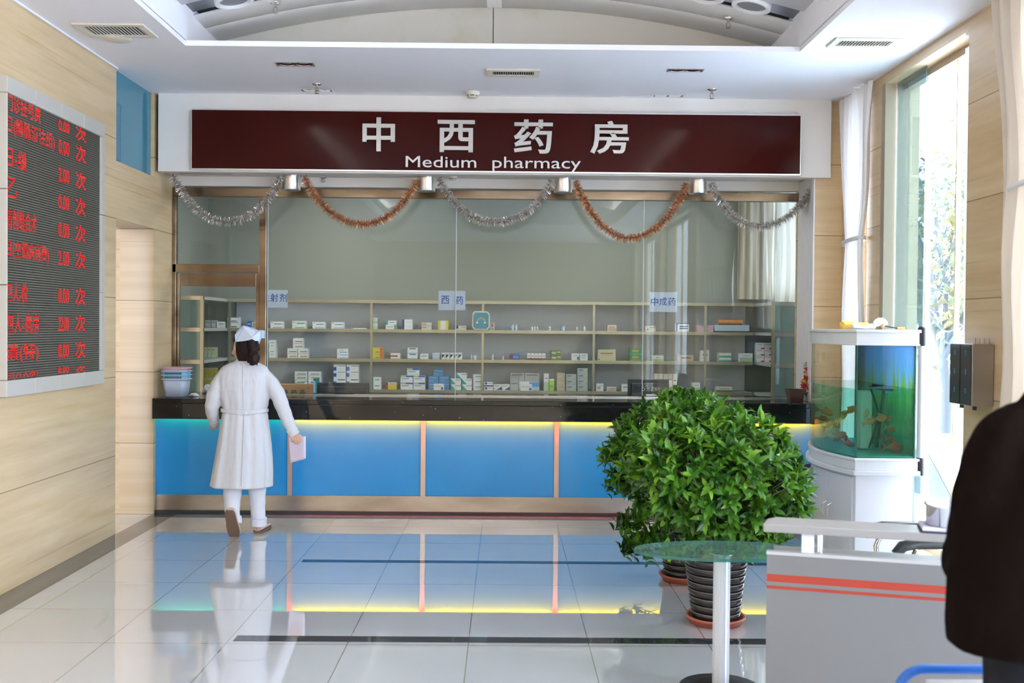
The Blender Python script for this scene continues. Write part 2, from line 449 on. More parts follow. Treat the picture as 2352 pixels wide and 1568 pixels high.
mb = MB()
xs = [CX0 + (CX1 - CX0) * i / NX for i in range(NX + 1)]
top = [(x, vz(x) + 0.02) for x in xs]
mb.prism([(CX0, ZC + 0.037)] + [(CX1, ZC + 0.037)] + top[::-1], lambda u, v, w: Vector((u, w, v)), GY, GY + 0.03)
structure(mb, 'trim_6', M['gable_paint'])
mb = MB(); mb.box(-0.112, -0.106, GY - 0.002, GY + 0.001, ZC + 0.03, zap)
structure(mb, 'trim_7', M['dark_gap'])
seams = [-1.0, -0.2, 0.6, 1.4, 2.2, 3.0, 3.8, 4.6, 5.2, 5.72, 6.30, 6.88, 7.13, 7.42, GY]
mbp, mbd = MB(), MB()
for i, (a, b_) in enumerate(zip(seams[:-1], seams[1:])):
    dark = abs(a - 6.88) < 0.01 or abs(a - 5.2) < 0.01 and False
    dz = 0.03 if dark else 0.0
    tgt = mbd if dark else mbp
    lo = [[Vector((x, y, vz(x, dz))) for x in xs] for y in (a + 0.004, b_ - 0.004)]
    hi = [[Vector((x, y, vz(x, dz + 0.012))) for x in xs] for y in (a + 0.004, b_ - 0.004)]
    tgt.loft([lo[0], lo[1], hi[1], hi[0], lo[0]], 0, False, True, False)
structure(mbp, 'ceiling_vault', M['panel_white'])
structure(mbd, 'trim_8', M['grey_channel'])
lo = [[Vector((x, y, vz(x, 0.06))) for x in xs] for y in (CY0, GY)]
structure(MB().loft(lo, 0, False, True, False), 'trim_9', M['dark_gap'])
structure(MB().box(-0.155, -0.045, 4.6, 7.60, 3.955, 4.0), 'trim_10', M['panel_white'], bevel=0.004)
structure(MB().box(-5.2, 3.3, -5.2, 12, 4.3, 4.4), 'ceiling_slab', M['white_paint'])

# ------------------------------------------------------------------ pharmacy header, soffit, room behind
mb = MB()
mb.box(-2.87, 2.685, 8.40, 8.50, 2.835, ZC)
mb.box(-2.87, 2.685, 8.395, 8.402, 2.835, 2.868)
mb.box(XL, 2.70, 8.50, 8.97, 2.868, 2.93)                 # soffit
mb.box(XL, 2.575, YG - 0.01, YG + 0.06, 2.785, 2.868)     # beam over the glass
structure(mb, 'trim_11', vary(mat('warm_white_paint', (0.82, 0.77, 0.72), 0.6), (0.78, 0.73, 0.67), (1.2, 1.2, 1.2)))
mb = MB()
mb.box(-3.4, 3.3, 11.08, 11.2, 0, 3.3)
structure(mb, 'wall_pharmacy_back', mat('pharmacy_grey_paint', (0.25, 0.268, 0.24), 0.5))
mb = MB(); mb.box(-3.4, -3.24, 9.0, 11.1, 0, 3.3)
structure(mb, 'wall_pharmacy_left', mat('pharmacy_side_paint', (0.27, 0.285, 0.26), 0.5))
mb = MB(); mb.box(3.0, 3.2, 9.0, 9.25, 0, 3.3); mb.box(3.0, 3.2, 10.95, 11.1, 0, 3.3); mb.box(3.0, 3.2, 9.25, 10.95, 0, 1.95); mb.box(3.0, 3.2, 9.25, 10.95, 3.05, 3.3)
structure(mb, 'wall_pharmacy_right', M['white_paint'])
structure(MB().box(3.09, 3.10, 9.25, 10.95, 1.95, 3.05), 'window_7', M['clear'])
structure(MB().box(-3.4, 3.3, 8.97, 11.2, 3.2, 3.3), 'ceiling_pharmacy', M['white_paint'])
structure(MB().box(-3.4, 3.3, 8.5, 11.2, -0.12, -0.005), 'floor_pharmacy', mat('pharmacy_floor', (0.4, 0.4, 0.4), 0.3))
# wall above the soffit between lobby and pharmacy
structure(MB().box(-3.4, 3.3, 8.98, 9.02, 2.87, ZC), 'wall_front', M['white_paint'])
# ------------------------------------------------------------------ glass partition (window_8) and its door
def gx(px, py=700): return PY(px, py, YG).x
def gz(py, px=1160): return PY(px, py, YG).z
zr1, zr0 = gz(438), gz(458)          # top rail
xl, xr = XL + 0.002, 2.56
xp0, xp1 = gx(597), gx(613)          # bronze post right of the door
ZB = 0.968
part = thing('glass_partition', 'tall bronze-framed glass partition standing on the black counter', 'partition', ((xl + xr) / 2, YG, ZB))
MB().box(xl, xr, YG - 0.03, YG + 0.03, zr0, zr1).build('top_rail', M['bronze_steel'], part, bevel=0.003)
MB().box(xp0, xp1, YG - 0.035, YG + 0.03, ZB, zr0).build('post', M['bronze_steel'], part, bevel=0.003)
zt1, zt0 = PY(500, 607, YG).z, PY(500, 626, YG).z
MB().box(xl, xp0, YG - 0.03, YG + 0.03, zt0, zt1).build('transom', M['bronze_steel'], part, bevel=0.003)
MB().box(xl, xl + 0.03, YG - 0.03, YG + 0.03, ZB, zr0).build('side_post', M['bronze_steel'], part, bevel=0.003)
seamx = [xp1 + 0.006, gx(1047), gx(1477), xr]
for a, b_ in zip(seamx[:-1], seamx[1:]):
    MB().box(a + 0.0025, b_ - 0.0025, YG - 0.006, YG + 0.006, ZB + 0.004, zr0).build('glass_pane', M['partition_glass'], part)
MB().box(xl + 0.03, xp0, YG - 0.006, YG + 0.006, zt1, zr0).build('glass_pane', M['partition_glass'], part)
M['silicone'] = mat('silicone_joint', (0.62, 0.66, 0.68), 0.3)
for x in seamx[:3]:
    MB().box(x - 0.003, x + 0.003, YG - 0.008, YG + 0.008, ZB + 0.004, zr0).build('silicone_joint', M['silicone'], part)
MB().box(xp1, xr, YG - 0.012, YG + 0.012, ZB - 0.0005, ZB + 0.006).build('bottom_bead', M['alu'], part)
# door leaf
door = thing('glazed_door', 'bronze-framed glass door leaf left of the wide glass partition', 'door', ((xl + xp0) / 2, YG, ZB))
dx0, dx1 = xl + 0.034, xp0 - 0.004
ztop = zt0 - 0.006; zm = PY(500, 657, YG).z
MB().box(dx0, dx0 + 0.022, YG - 0.022, YG + 0.022, ZB + 0.002, ztop).build('stile', M['bronze_steel'], door, bevel=0.002)
MB().box(dx1 - 0.026, dx1, YG - 0.022, YG + 0.022, ZB + 0.002, ztop).build('stile', M['bronze_steel'], door, bevel=0.002)
MB().box(dx0 + 0.022, dx1 - 0.026, YG - 0.02, YG + 0.02, zm, ztop).build('top_rail', M['bronze_steel'], door, bevel=0.002)
MB().box(dx0 + 0.022, dx1 - 0.026, YG - 0.005, YG + 0.005, ZB + 0.002, zm).build('glass_pane', M['partition_glass'], door)
# paper signs stuck behind the glass
def paper_sign(px0, px1, py0, py1, texts, label, clipx=None):
    y = YG + 0.011
    a, b_ = PY(px0, py1, y), PY(px1, py0, y)
    t = thing('paper_sign', label, 'sign', ((a.x + b_.x) / 2, y, a.z))
    MB().box(a.x, b_.x, y, y + 0.001, a.z, b_.z).build('sheet', cloth('translucent_sheet', (0.72, 0.76, 0.86), 0.4), t)
    for body, q0, q1, r0, r1 in texts:
        c, d = PY(q0, r1, y - 0.0008), PY(q1, r0, y - 0.0008)
        MB().text(body, c, (1, 0, 0), (0, 0, 1), d.x - c.x, d.z - c.z, bold=0.012).build('character', M['blue_ink'], t)
    return t
paper_sign(599, 661, 666, 706, [('注', 597, 619, 675, 692), ('射', 621, 639, 674, 693), ('剂', 642, 660, 674, 693)], 'white paper sign reading 射剂 in blue, beside the bronze post')
paper_sign(1007, 1069, 668, 712, [('西', 1013, 1032, 679, 698), ('药', 1046, 1064, 680, 699)], 'white paper sign reading 西药 in blue, on a glass joint')
paper_sign(1492, 1555, 671, 716, [('中', 1495, 1512, 683, 702), ('成', 1514, 1532, 683, 702), ('药', 1534, 1552, 683, 702)], 'white paper sign reading 中成药 in blue on the glass')

# ------------------------------------------------------------------ counter
mg = mat('black_galaxy_granite', (0.012, 0.012, 0.013), 0.07, ior=1.55)
nt = mg.node_tree; b = nt.nodes['Principled BSDF']; L = nt.links
g = nd(nt, 'ShaderNodeNewGeometry'); vo = nd(nt, 'ShaderNodeTexVoronoi'); vo.inputs['Scale'].default_value = 30
L.new(g.outputs['Position'], vo.inputs['Vector'])
r1 = nd(nt, 'ShaderNodeValToRGB'); r1.color_ramp.elements[0].position = 0.05; r1.color_ramp.elements[1].position = 0.15
r1.color_ramp.elements[0].color = (1, 1, 1, 1); r1.color_ramp.elements[1].color = (0, 0, 0, 1)
L.new(vo.outputs['Distance'], r1.inputs['Fac'])
sp = nd(nt, 'ShaderNodeSeparateColor'); L.new(vo.outputs['Color'], sp.inputs[0])
gt = nd(nt, 'ShaderNodeMath', operation='GREATER_THAN'); gt.inputs[1].default_value = 0.80; L.new(sp.outputs[0], gt.inputs[0])
ml = nd(nt, 'ShaderNodeMath', operation='MULTIPLY'); L.new(r1.outputs[0], ml.inputs[0]); L.new(gt.outputs[0], ml.inputs[1])
mx = nd(nt, 'ShaderNodeMixRGB'); mx.inputs[1].default_value = (0.012, 0.012, 0.013, 1); mx.inputs[2].default_value = (0.42, 0.38, 0.34, 1)
L.new(ml.outputs[0], mx.inputs['Fac']); L.new(mx.outputs[0], b.inputs['Base Color'])
M['granite'] = mg
XC0, XC1 = XL + 0.001, 2.572
counter = thing('service_counter', 'long pharmacy counter with black granite top and blue panels', 'counter', ((XC0 + XC1) / 2, 8.7, 0))
mb = MB(); mb.box(XC0, XC1, 8.375, 9.25, 0.925, 0.965); mb.box(XC0, XC1, 8.375, 8.41, 0.796, 0.925)
mb.build('granite_top', M['granite'], counter, bevel=0.004)
MB().box(XC0, XC1, 8.455, 8.52, 0.03, 0.158).build('plinth', M['steel'], counter)
MB().box(XC0, XC1, 8.44, 8.52, 0.0015, 0.03).build('kick_strip', M['dark'], counter)
MB().box(XC0, XC1, 8.50, 9.2, 0.0015, 0.925).build('carcass', M['white_paint'], counter)
M['blue_panel'] = vary(mat('blue_backed_glass', (0.026, 0.34, 0.78), 0.12, spec=0.4), (0.024, 0.31, 0.72), (1.5, 1.5, 1.5))
M['rose_steel'] = mat('satin_divider', (0.62, 0.54, 0.48), 0.35, 0.8)
def cx(px): return PY(px, 1050, 8.465).x
divs = [cx(666), cx(972), cx(1278), cx(1584)]
edges = [XC0] + divs + [XC1]
for i in range(5):
    a = edges[i] + (0.021 if i else 0); b_ = edges[i + 1] - (0.021 if i < 4 else 0)
    MB().box(a, b_, 8.465, 8.498, 0.158, 0.92).build('blue_panel', M['blue_panel'], counter)
for x in divs:
    MB().box(x - 0.02, x + 0.02, 8.456, 8.498, 0.158, 0.92).build('divider', M['rose_steel'], counter)
M['led_strip'] = glow('led_strip_warm', (1.0, 0.55, 0.12), 0.8)
MB().box(XC0 + 0.05, XC1 - 0.05, 8.412, 8.424, 0.905, 0.917).build('led_strip', M['led_strip'], counter)
for i in range(5):
    a, b_ = edges[i], edges[i + 1]
    col, pw = ((0.10, 1.0, 0.30), 0.8) if i == 0 else ((1.0, 0.062, 0.0), 30.0)
    lo = area_light('counter_strip_light', ((a + b_) / 2, 8.420, 0.868), (radians(55), 0, 0), (b_ - a) * 0.97, 0.012, pw, col, spread=radians(124))
    lo.parent = counter; lo.matrix_parent_inverse = Matrix.Translation(-ORG[counter.name])

# ------------------------------------------------------------------ sign board
ys_ = 8.365
def sx_(px): return PY(px, 320, ys_).x
def sz_(py, px=1140): return PY(px, py, ys_).z
sign = thing('pharmacy_sign', 'maroon sign board reading 中西药房 Medium pharmacy on white header', 'sign', (sx_(1139), ys_, sz_(391)))
M['maroon'] = vary(mat('maroon_acrylic', (0.040, 0.006, 0.005), 0.1, spec=0.08), (0.052, 0.008, 0.006), (1, 1, 1))
MB().box(sx_(441), sx_(1838), ys_, 8.394, sz_(393), sz_(259)).build('sign_panel', M['maroon'], sign)
mb = MB()
x0, x1, z0, z1 = sx_(441), sx_(1838), sz_(393), sz_(259)
mb.box(x0 - 0.008, x0, ys_ - 0.004, 8.394, z0, z1); mb.box(x1, x1 + 0.006, ys_ - 0.004, 8.394, z0, z1)
mb.box(sx_(1105), x1 + 0.006, ys_ - 0.004, 8.394, z1, z1 + 0.009); mb.box(x0 - 0.008, x1 + 0.006, ys_ - 0.004, 8.394, z0 - 0.012, z0)
mb.build('edge_trim', M['alu'], sign)
M['sign_silver'] = mat('brushed_silver_letter', (0.50, 0.48, 0.45), 0.33, 0.75)
M['sign_white'] = mat('white_letter', (0.72, 0.69, 0.66), 0.4)
for ch, a, b_, c, d in (('中', 833, 908, 271, 348), ('西', 1005, 1091, 277, 350), ('药', 1180, 1270, 276, 353), ('房', 1355, 1444, 279, 354)):
    p, q = PY(a, d, ys_), PY(b_, c, ys_)
    MB().text(ch, (p.x, ys_ - 0.0005, p.z), (1, 0, 0), (0, 0, 1), q.x - p.x, q.z - p.z, 0.022, bold=0.018).build('character', M['sign_silver'], sign)
for w_, a, b_, c, d in (('Medium', 932, 1094, 360, 384), ('pharmacy', 1131, 1334, 362, 394)):
    p, q = PY(a, d, ys_), PY(b_, c, ys_)
    MB().text(w_, (p.x, ys_ - 0.0005, p.z), (1, 0, 0), (0, 0, 1), q.x - p.x, q.z - p.z, 0.012).build('word', M['sign_white'], sign)

# ------------------------------------------------------------------ downlights and tinsel under the header
yd = 8.62
dl = []
for k, (px, lab) in enumerate(((669, 'silver cylinder downlight between silver and copper tinsel, first from the left wall'), (979, 'second silver cylinder downlight under the sign, below the word Medium'),
                     (1293, 'third silver cylinder downlight under the sign, below the end of pharmacy'), (1603, 'silver cylinder downlight under the header, nearest to the windows'))):
    p = PY(px, 420, yd); zb = PY(px, 437 + (px - 669) * 0.009, yd).z
    t = thing('downlight', lab, 'lamp', (p.x, yd, zb), 'cylinder downlights under the header')
    r0 = 0.078
    MB().lathe([(r0 * 0.93, 2.867), (r0, zb + 0.004), (r0 - 0.003, zb), (r0 - 0.008, zb), (r0 * 0.85, 2.85)], (p.x, yd, 0), 40, 0, False).build('housing', M['alu'], t)
    MB().lathe([(r0 * 0.86, zb + 0.03), (0.03, zb + 0.05), (0.002, zb + 0.05)], (p.x, yd, 0), 32, 0, False).build('reflector', M['chrome'], t)
    dl.append(p.x)
def tinsel(pts_px, colours, label, seed, y=8.56, rad=0.042):
    rnd = random.Random(seed)
    key = [PY(a, b_, y) for a, b_ in pts_px]
    # smooth curve through the hanging points
    cu = []
    n = len(key)
    for i in range(n - 1):
        p0, p1, p2, p3 = key[max(i - 1, 0)], key[i], key[i + 1], key[min(i + 2, n - 1)]
        for k in range(14):
            t = k / 14
            cu.append(0.5 * ((2 * p1) + (p2 - p0) * t + (2 * p0 - 5 * p1 + 4 * p2 - p3) * t * t + (3 * p1 - p0 - 3 * p2 + p3) * t ** 3))
    cu.append(key[-1])
    t_ = thing('tinsel_garland', label, 'garland', tuple(key[n // 2]), 'tinsel garlands under the header')
    MB().tube(cu, 0.006, 6).build('core_wire', colours[0], t_)
    mb = MB()
    for i in range(len(cu) - 1):
        a, b_ = cu[i], cu[i + 1]; d = (b_ - a); ln = d.length; d.normalize()
        u = d.cross(Vector((0, 1, 0))).normalized(); w = d.cross(u)
        for k in range(int(ln * 1900)):
            s = rnd.random(); an = rnd.uniform(0, 2 * pi); r = rad * rnd.uniform(0.6, 1.12)
            e = (u * cos(an) + w * sin(an)); p = a + (b_ - a) * s
            tip = p + e * r + d * rnd.uniform(-0.3, 0.3) * r + Vector((0, 0, -0.2 * r))
            tw = rnd.uniform(0, pi); sd = (e.cross(d) * cos(tw) + d * sin(tw)) * 0.0022
            mid = (p + tip) / 2 + d * rnd.uniform(-0.004, 0.004)
            mb.add([p - sd, p + sd, mid + sd, tip + sd * 0.7, tip - sd * 0.7, mid - sd], [(0, 1, 2, 5), (5, 2, 3, 4)], rnd.randrange(len(colours)))
    mb.build('tinsel_fringe', colours, t_)
M['tin_silver'] = mat('silver_tinsel', (0.72, 0.68, 0.64), 0.22, 0.9); M['tin_grey'] = mat('grey_tinsel', (0.42, 0.38, 0.35), 0.3, 0.8); M['tin_pale'] = mat('pale_tinsel', (0.80, 0.74, 0.68), 0.35, 0.3)
M['tin_cop'] = mat('copper_tinsel', (0.68, 0.30, 0.13), 0.3, 0.7); M['tin_cop2'] = mat('dark_copper_tinsel', (0.42, 0.16, 0.06), 0.35, 0.6); M['tin_cop3'] = mat('pale_copper_tinsel', (0.82, 0.52, 0.32), 0.4, 0.3)
SIL = [M['tin_grey'], M['tin_silver'], M['tin_pale']]; COP = [M['tin_cop2'], M['tin_cop'], M['tin_cop'], M['tin_cop3']]
tinsel([(396, 400), (420, 440), (455, 482), (490, 502), (528, 507), (570, 495), (605, 468), (632, 432), (644, 405)], SIL, 'silver tinsel swag hanging above the glazed door', 1)
tinsel([(698, 405), (722, 445), (760, 487), (800, 508), (832, 513), (870, 506), (908, 482), (940, 443), (958, 412)], COP, 'copper tinsel swag between first and second downlight from the left wall', 2)
tinsel([(1008, 410), (1035, 450), (1070, 487), (1105, 504), (1143, 508), (1185, 499), (1220, 480), (1250, 445), (1268, 415)], SIL, 'silver tinsel swag in the middle, below the sign lettering', 3)
tinsel([(1322, 415), (1345, 465), (1380, 513), (1415, 538), (1448, 545), (1490, 533), (1525, 506), (1558, 462), (1578, 420)], COP, 'deepest copper tinsel swag, between third and fourth downlight', 4)
tinsel([(1632, 420), (1655, 458), (1685, 495), (1715, 514), (1746, 519), (1785, 510), (1820, 488), (1850, 455), (1872, 418)], SIL, 'silver tinsel swag ending at the stone pier by the curtains', 5)

# ------------------------------------------------------------------ ceiling fixtures
def vent(px0, px1, py0, py1, label, slats):
    z = ZC; a = PZ(px0, py0, z); b_ = PZ(px1, py1, z); c = PZ((px0 + px1) / 2, py1, z); d = PZ((px0 + px1) / 2, py0, z)
    xc, yc = (a.x + b_.x) / 2, (c.y + d.y) / 2
    xc = (PZ(px0, (py0 + py1) / 2, z).x + PZ(px1, (py0 + py1) / 2, z).x) / 2
    hw = abs(PZ(px1, (py0 + py1) / 2, z).x - PZ(px0, (py0 + py1) / 2, z).x) / 2; hd = abs(c.y - d.y) / 2
    t = thing('ceiling_vent', label, 'vent', (xc, yc, z - 0.012), 'air vents in the ceiling')
    f = 0.045
    mb = MB(); mb.box(xc - hw, xc + hw, yc - hd, yc - hd + f, z - 0.012, z - 0.0005); mb.box(xc - hw, xc + hw, yc + hd - f, yc + hd, z - 0.012, z - 0.0005)
    mb.box(xc - hw, xc - hw + f, yc - hd + f, yc + hd - f, z - 0.012, z - 0.0005); mb.box(xc + hw - f, xc + hw, yc - hd + f, yc + hd - f, z - 0.012, z - 0.0005)
    mb.build('frame', M['cream_plastic'], t, bevel=0.002)
    MB().box(xc - hw + f, xc + hw - f, yc - hd + f, yc + hd - f, z - 0.002, z - 0.0005).build('duct_opening', M['dark_gap'], t)
    mb = MB(); n = slats
    for i in range(n):
        x = xc - hw + f + (2 * hw - 2 * f) * (i + 0.5) / n
        mb.obox((x, yc, z - 0.007), (0.0018, hd - f, 0.0028), Matrix.Rotation(0.15, 3, 'Y'))
    mb.build('louvre', M['cream_plastic'], t)
vent(186, 345, 53, 83, 'large cream ceiling air vent above the red display board', 16)
vent(1118, 1240, 158, 174, 'small cream ceiling air vent above the middle of the sign', 18)
vent(1908, 2062, 86, 107, 'large cream ceiling air vent near the tall window', 18)
def twin_light(px0, px1, py0, py1, label):
    z = ZC; ym = (py0 + py1) / 2
    x0, x1 = PZ(px0, ym, z).x, PZ(px1, ym, z).x; c, d = PZ((px0 + px1) / 2, py1, z).y, PZ((px0 + px1) / 2, py0, z).y
    y0, y1 = min(c, d), max(c, d); xc, yc = (x0 + x1) / 2, (y0 + y1) / 2
    t = thing('recessed_light', label, 'lamp', (xc, yc, z - 0.006), 'recessed twin spotlights')
    f = 0.012
    mb = MB(); mb.box(x0, x1, y0, y0 + f, z - 0.006, z - 0.0005); mb.box(x0, x1, y1 - f, y1, z - 0.006, z - 0.0005); mb.box(x0, x0 + f, y0 + f, y1 - f, z - 0.006, z - 0.0005); mb.box(x1 - f, x1, y0 + f, y1 - f, z - 0.006, z - 0.0005)
    mb.build('frame', M['alu'], t)
    MB().box(x0 + f, x1 - f, y0 + f, y1 - f, z - 0.002, z - 0.0005).build('housing', M['black'], t)
    for k in (0.28, 0.72):
        MB().lathe([(0.05, z - 0.0025), (0.035, z - 0.007), (0.012, z - 0.009), (0.001, z - 0.009)], (x0 + (x1 - x0) * k, yc, 0), 20, 0, False).build('spot_lamp', M['chrome'], t)
twin_light(635, 721, 142, 151, 'recessed twin spotlight over copper tinsel, farther out from the sign')
twin_light(689, 766, 203, 210, 'recessed twin spotlight behind a sprinkler, close above the sign')
twin_light(1533, 1616, 157, 164, 'recessed twin spotlight near the window side, farther from the sign')
twin_light(1497, 1572, 216, 222, 'recessed twin spotlight near the window side, close above the sign')
def sprinkler(px, py, label, z, drop=0.075, y=None):
    p = PZ(px, py, z)
    t = thing('sprinkler', label, 'sprinkler', (p.x, p.y, z - drop), 'fire sprinklers')
    MB().lathe([(0.038, z - 0.001), (0.036, z - 0.008), (0.014, z - 0.014)], (p.x, p.y, 0), 20).build('escutcheon', M['chrome'], t)
    mb = MB(); mb.tube([(p.x, p.y, z - 0.01), (p.x, p.y, z - drop * 0.45)], 0.009, 8)
    for s in (-1, 1): mb.tube([(p.x + s * 0.009, p.y, z - drop * 0.42), (p.x + s * 0.015, p.y, z - drop * 0.7), (p.x + s * 0.004, p.y, z - drop * 0.97)], 0.003, 6)
    mb.build('body', M['steel'], t)
    MB().lathe([(0.018, z - drop + 0.003), (0.018, z - drop)], (p.x, p.y, 0), 16).build('deflector', M['steel'], t)
sprinkler(728, 193, 'sprinkler head hanging beside a recessed twin spotlight over the sign', ZC)
sprinkler(1635, 205, 'sprinkler head on the flat ceiling toward the curtains', ZC)
sprinkler(743, 407, 'small sprinkler head under the soffit beside the first downlight', 2.868, 0.045)
sprinkler(1520, 417, 'small sprinkler head under the soffit above the deepest copper swag', 2.868, 0.05)
def vault_pt(px, py):
    p = PZ(px, py, 3.9)
    for _ in range(6): p = PZ(px, py, vz(p.x))
    return p
for px, py, lab in ((632, 6, 'sprinkler head on the curved vault above the display board side'), (1673, 41, 'sprinkler head on the curved vault near the window side')):
    p = vault_pt(px, py); sprinkler(px, py, lab, p.z)
def smoke(px, py, label, z, r):
    p = PZ(px, py, z)
    t = thing('smoke_detector', label, 'detector', (p.x, p.y, z - r * 0.75))
    MB().lathe([(r * 0.95, z - 0.001), (r, z - r * 0.2), (r * 0.82, z - r * 0.45), (r * 0.8, z - r * 0.5)], (p.x, p.y, 0), 32).build('base', M['cream_plastic'], t)
    mb = MB(); mb.lathe([(r * 0.66, z - r * 0.5), (r * 0.66, z - r * 0.62)], (p.x, p.y, 0), 24, 0)
    mb.build('sensor_gap', M['dark'], t)
    mb = MB(); mb.lathe([(r * 0.74, z - r * 0.62), (r * 0.66, z - r * 0.75), (0.002, z - r * 0.78)], (p.x, p.y, 0), 24)
    for k in range(6): mb.obox((p.x + r * 0.7 * cos(k * pi / 3), p.y + r * 0.7 * sin(k * pi / 3), z - r * 0.56), (r * 0.07, r * 0.07, r * 0.07), rotz(k * pi / 3))
    mb.build('cover', M['cream_plastic'], t)
smoke(1085, 211, 'cream smoke detector on the flat ceiling above the sign', ZC, 0.062)
smoke(1040, 404, 'small smoke detector under the soffit beside the second downlight', 2.868, 0.045)
p = PZ(270, 87, ZC)
t = thing('ceiling_speaker', 'round cream ceiling speaker beside the large vent over the display board', 'speaker', (p.x, p.y, ZC - 0.03))
MB().lathe([(0.098, ZC - 0.0005), (0.096, ZC - 0.006), (0.08, ZC - 0.015), (0.05, ZC - 0.019), (0.002, ZC - 0.02)], (p.x, p.y, 0), 40).build('speaker_cover', M['cream_plastic'], t)
for px, py, lab in ((545, 12, 'round ring light in the dark vault channel, display board side'), (1715, 30, 'round ring light in the dark vault channel, lower of two on the window side'), (1612, 5, 'round ring light in the dark vault channel, higher of two on the window side')):
    p = vault_pt(px, py); p.y = 7.005; z = vz(p.x, 0.03)
    slope = -2 * (zap - zsp) * (p.x - cxm) / hwid ** 2; R = Matrix.Rotation(-math.atan(slope), 3, 'Y')
    t = thing('ring_light', lab, 'lamp', (p.x, p.y, z), 'ring lights in the vault channel')
    def lat(mb, prof):
        rings = [[Vector((p.x, p.y, z)) + R @ Vector((r * cos(2 * pi * j / 36), r * sin(2 * pi * j / 36), h)) for j in range(36)] for r, h in prof]
        return mb.loft(rings, 0, False)
    lat(MB(), [(0.135, 0.0), (0.135, -0.045), (0.125, -0.05), (0.105, -0.048), (0.10, -0.02)]).build('trim_ring', M['white_plastic'], t)
    lat(MB(), [(0.102, -0.03), (0.05, -0.028), (0.001, -0.027)]).build('lens', M['grey_channel'], t)
# linear diffuser in the soffit by the left wall
p = PZ(478, 403, 2.868)
t = thing('linear_vent', 'narrow dark-edged slot vent in the soffit above the glazed door', 'vent', (-2.55, 8.66, 2.86))
MB().box(-2.80, -2.32, 8.60, 8.68, 2.858, 2.8675).build('frame', M['cream_plastic'], t); MB().box(-2.78, -2.34, 8.615, 8.665, 2.856, 2.858).build('slot', M['dark'], t)

# ------------------------------------------------------------------ LED price board on the left wall
XB = -2.853
by0, by1 = 5.83, PX(241, 500, XB).y
bz0, bz1 = 1.15, 2.99
board = thing('led_display_board', 'large wall display board with rows of red lettering', 'display', (XL, (by0 + by1) / 2, bz0))
M['led_frame'] = mat('silver_grey_frame', (0.54, 0.51, 0.45), 0.4, 0.1)
fw = 0.09
iy0, iy1, iz0, iz1 = PX(18, 500, XB).y, PX(235, 500, XB).y - 0.02, 1.245, 2.895
mb = MB()
for k in range(4):   # top and bottom strips are made of short lengths
    a = by0 + (by1 - by0) * k / 4; b_ = by0 + (by1 - by0) * (k + 1) / 4
    mb.box(XL + 0.001, XB, a + 0.001, b_ - 0.001, iz1, bz1); mb.box(XL + 0.001, XB, a + 0.001, b_ - 0.001, bz0, iz0)
for k in range(3):
    a = iz0 + (iz1 - iz0) * k / 3; b_ = iz0 + (iz1 - iz0) * (k + 1) / 3
    mb.box(XL + 0.001, XB, by0, iy0, a + 0.002, b_ - 0.002); mb.box(XL + 0.001, XB, iy1, by1, a + 0.002, b_ - 0.002)
mb.build('frame', M['led_frame'], board, bevel=0.003)
ms = mat('led_screen', (0.075, 0.072, 0.066), 0.45)
nt = ms.node_tree; b = nt.nodes['Principled BSDF']; L = nt.links
g = nd(nt, 'ShaderNodeNewGeometry'); sp = nd(nt, 'ShaderNodeSeparateXYZ'); L.new(g.outputs['Position'], sp.inputs[0])
m1 = nd(nt, 'ShaderNodeMath', operation='MULTIPLY'); m1.inputs[1].default_value = 66.0; L.new(sp.outputs['Z'], m1.inputs[0])
m2 = nd(nt, 'ShaderNodeMath', operation='FRACT'); L.new(m1.outputs[0], m2.inputs[0])
m3 = nd(nt, 'ShaderNodeMath', operation='GREATER_THAN'); m3.inputs[1].default_value = 0.68; L.new(m2.outputs[0], m3.inputs[0])
mx = nd(nt, 'ShaderNodeMixRGB'); mx.inputs[1].default_value = (0.034, 0.029, 0.021, 1); mx.inputs[2].default_value = (0.17, 0.16, 0.125, 1)
L.new(m3.outputs[0], mx.inputs['Fac']); L.new(mx.outputs[0], b.inputs['Base Color'])
MB().box(XL + 0.002, XB - 0.012, iy0, iy1, iz0, iz1).build('screen', ms, board)
# red lettering, dot rows: emission broken by the same louvre lines
mr_ = glow('red_led', (1.0, 0.045, 0.04), 1.15)
nt = mr_.node_tree; L = nt.links; e = [n for n in nt.nodes if n.type == 'EMISSION'][0]
g = nd(nt, 'ShaderNodeNewGeometry'); sp = nd(nt, 'ShaderNodeSeparateXYZ'); L.new(g.outputs['Position'], sp.inputs[0])
m1 = nd(nt, 'ShaderNodeMath', operation='MULTIPLY'); m1.inputs[1].default_value = 66.0; L.new(sp.outputs['Z'], m1.inputs[0])
m2 = nd(nt, 'ShaderNodeMath', operation='FRACT'); L.new(m1.outputs[0], m2.inputs[0])
m3 = nd(nt, 'ShaderNodeMath', operation='LESS_THAN'); m3.inputs[1].default_value = 0.72; L.new(m2.outputs[0], m3.inputs[0])
m4 = nd(nt, 'ShaderNodeMapRange'); m4.inputs['To Min'].default_value = 0.12; m4.inputs['To Max'].default_value = 0.42; L.new(m3.outputs[0], m4.inputs['Value']); L.new(m4.outputs[0], e.inputs['Strength'])
rows = [(2.86, 93, '门诊挂号费', '0.00'), (2.715, 125, '日(静脉滴注组)', '0.00'), (2.535, 61, '日-缝', '2.00'), (2.36, 39, '乙', '0.00'), (2.18, 84, '清创缝合术', '0.00'), (2.00, 112, '日(空调病房费)', '2.00'), (1.757, 64, '四人-检', '0.00'), (1.576, 90, '四人-病房', '22.00'), (1.40, 89, '清(特)', '0.00'), (1.235, 88, '日(八人房)', '0.00')]
xt = XB - 0.0112
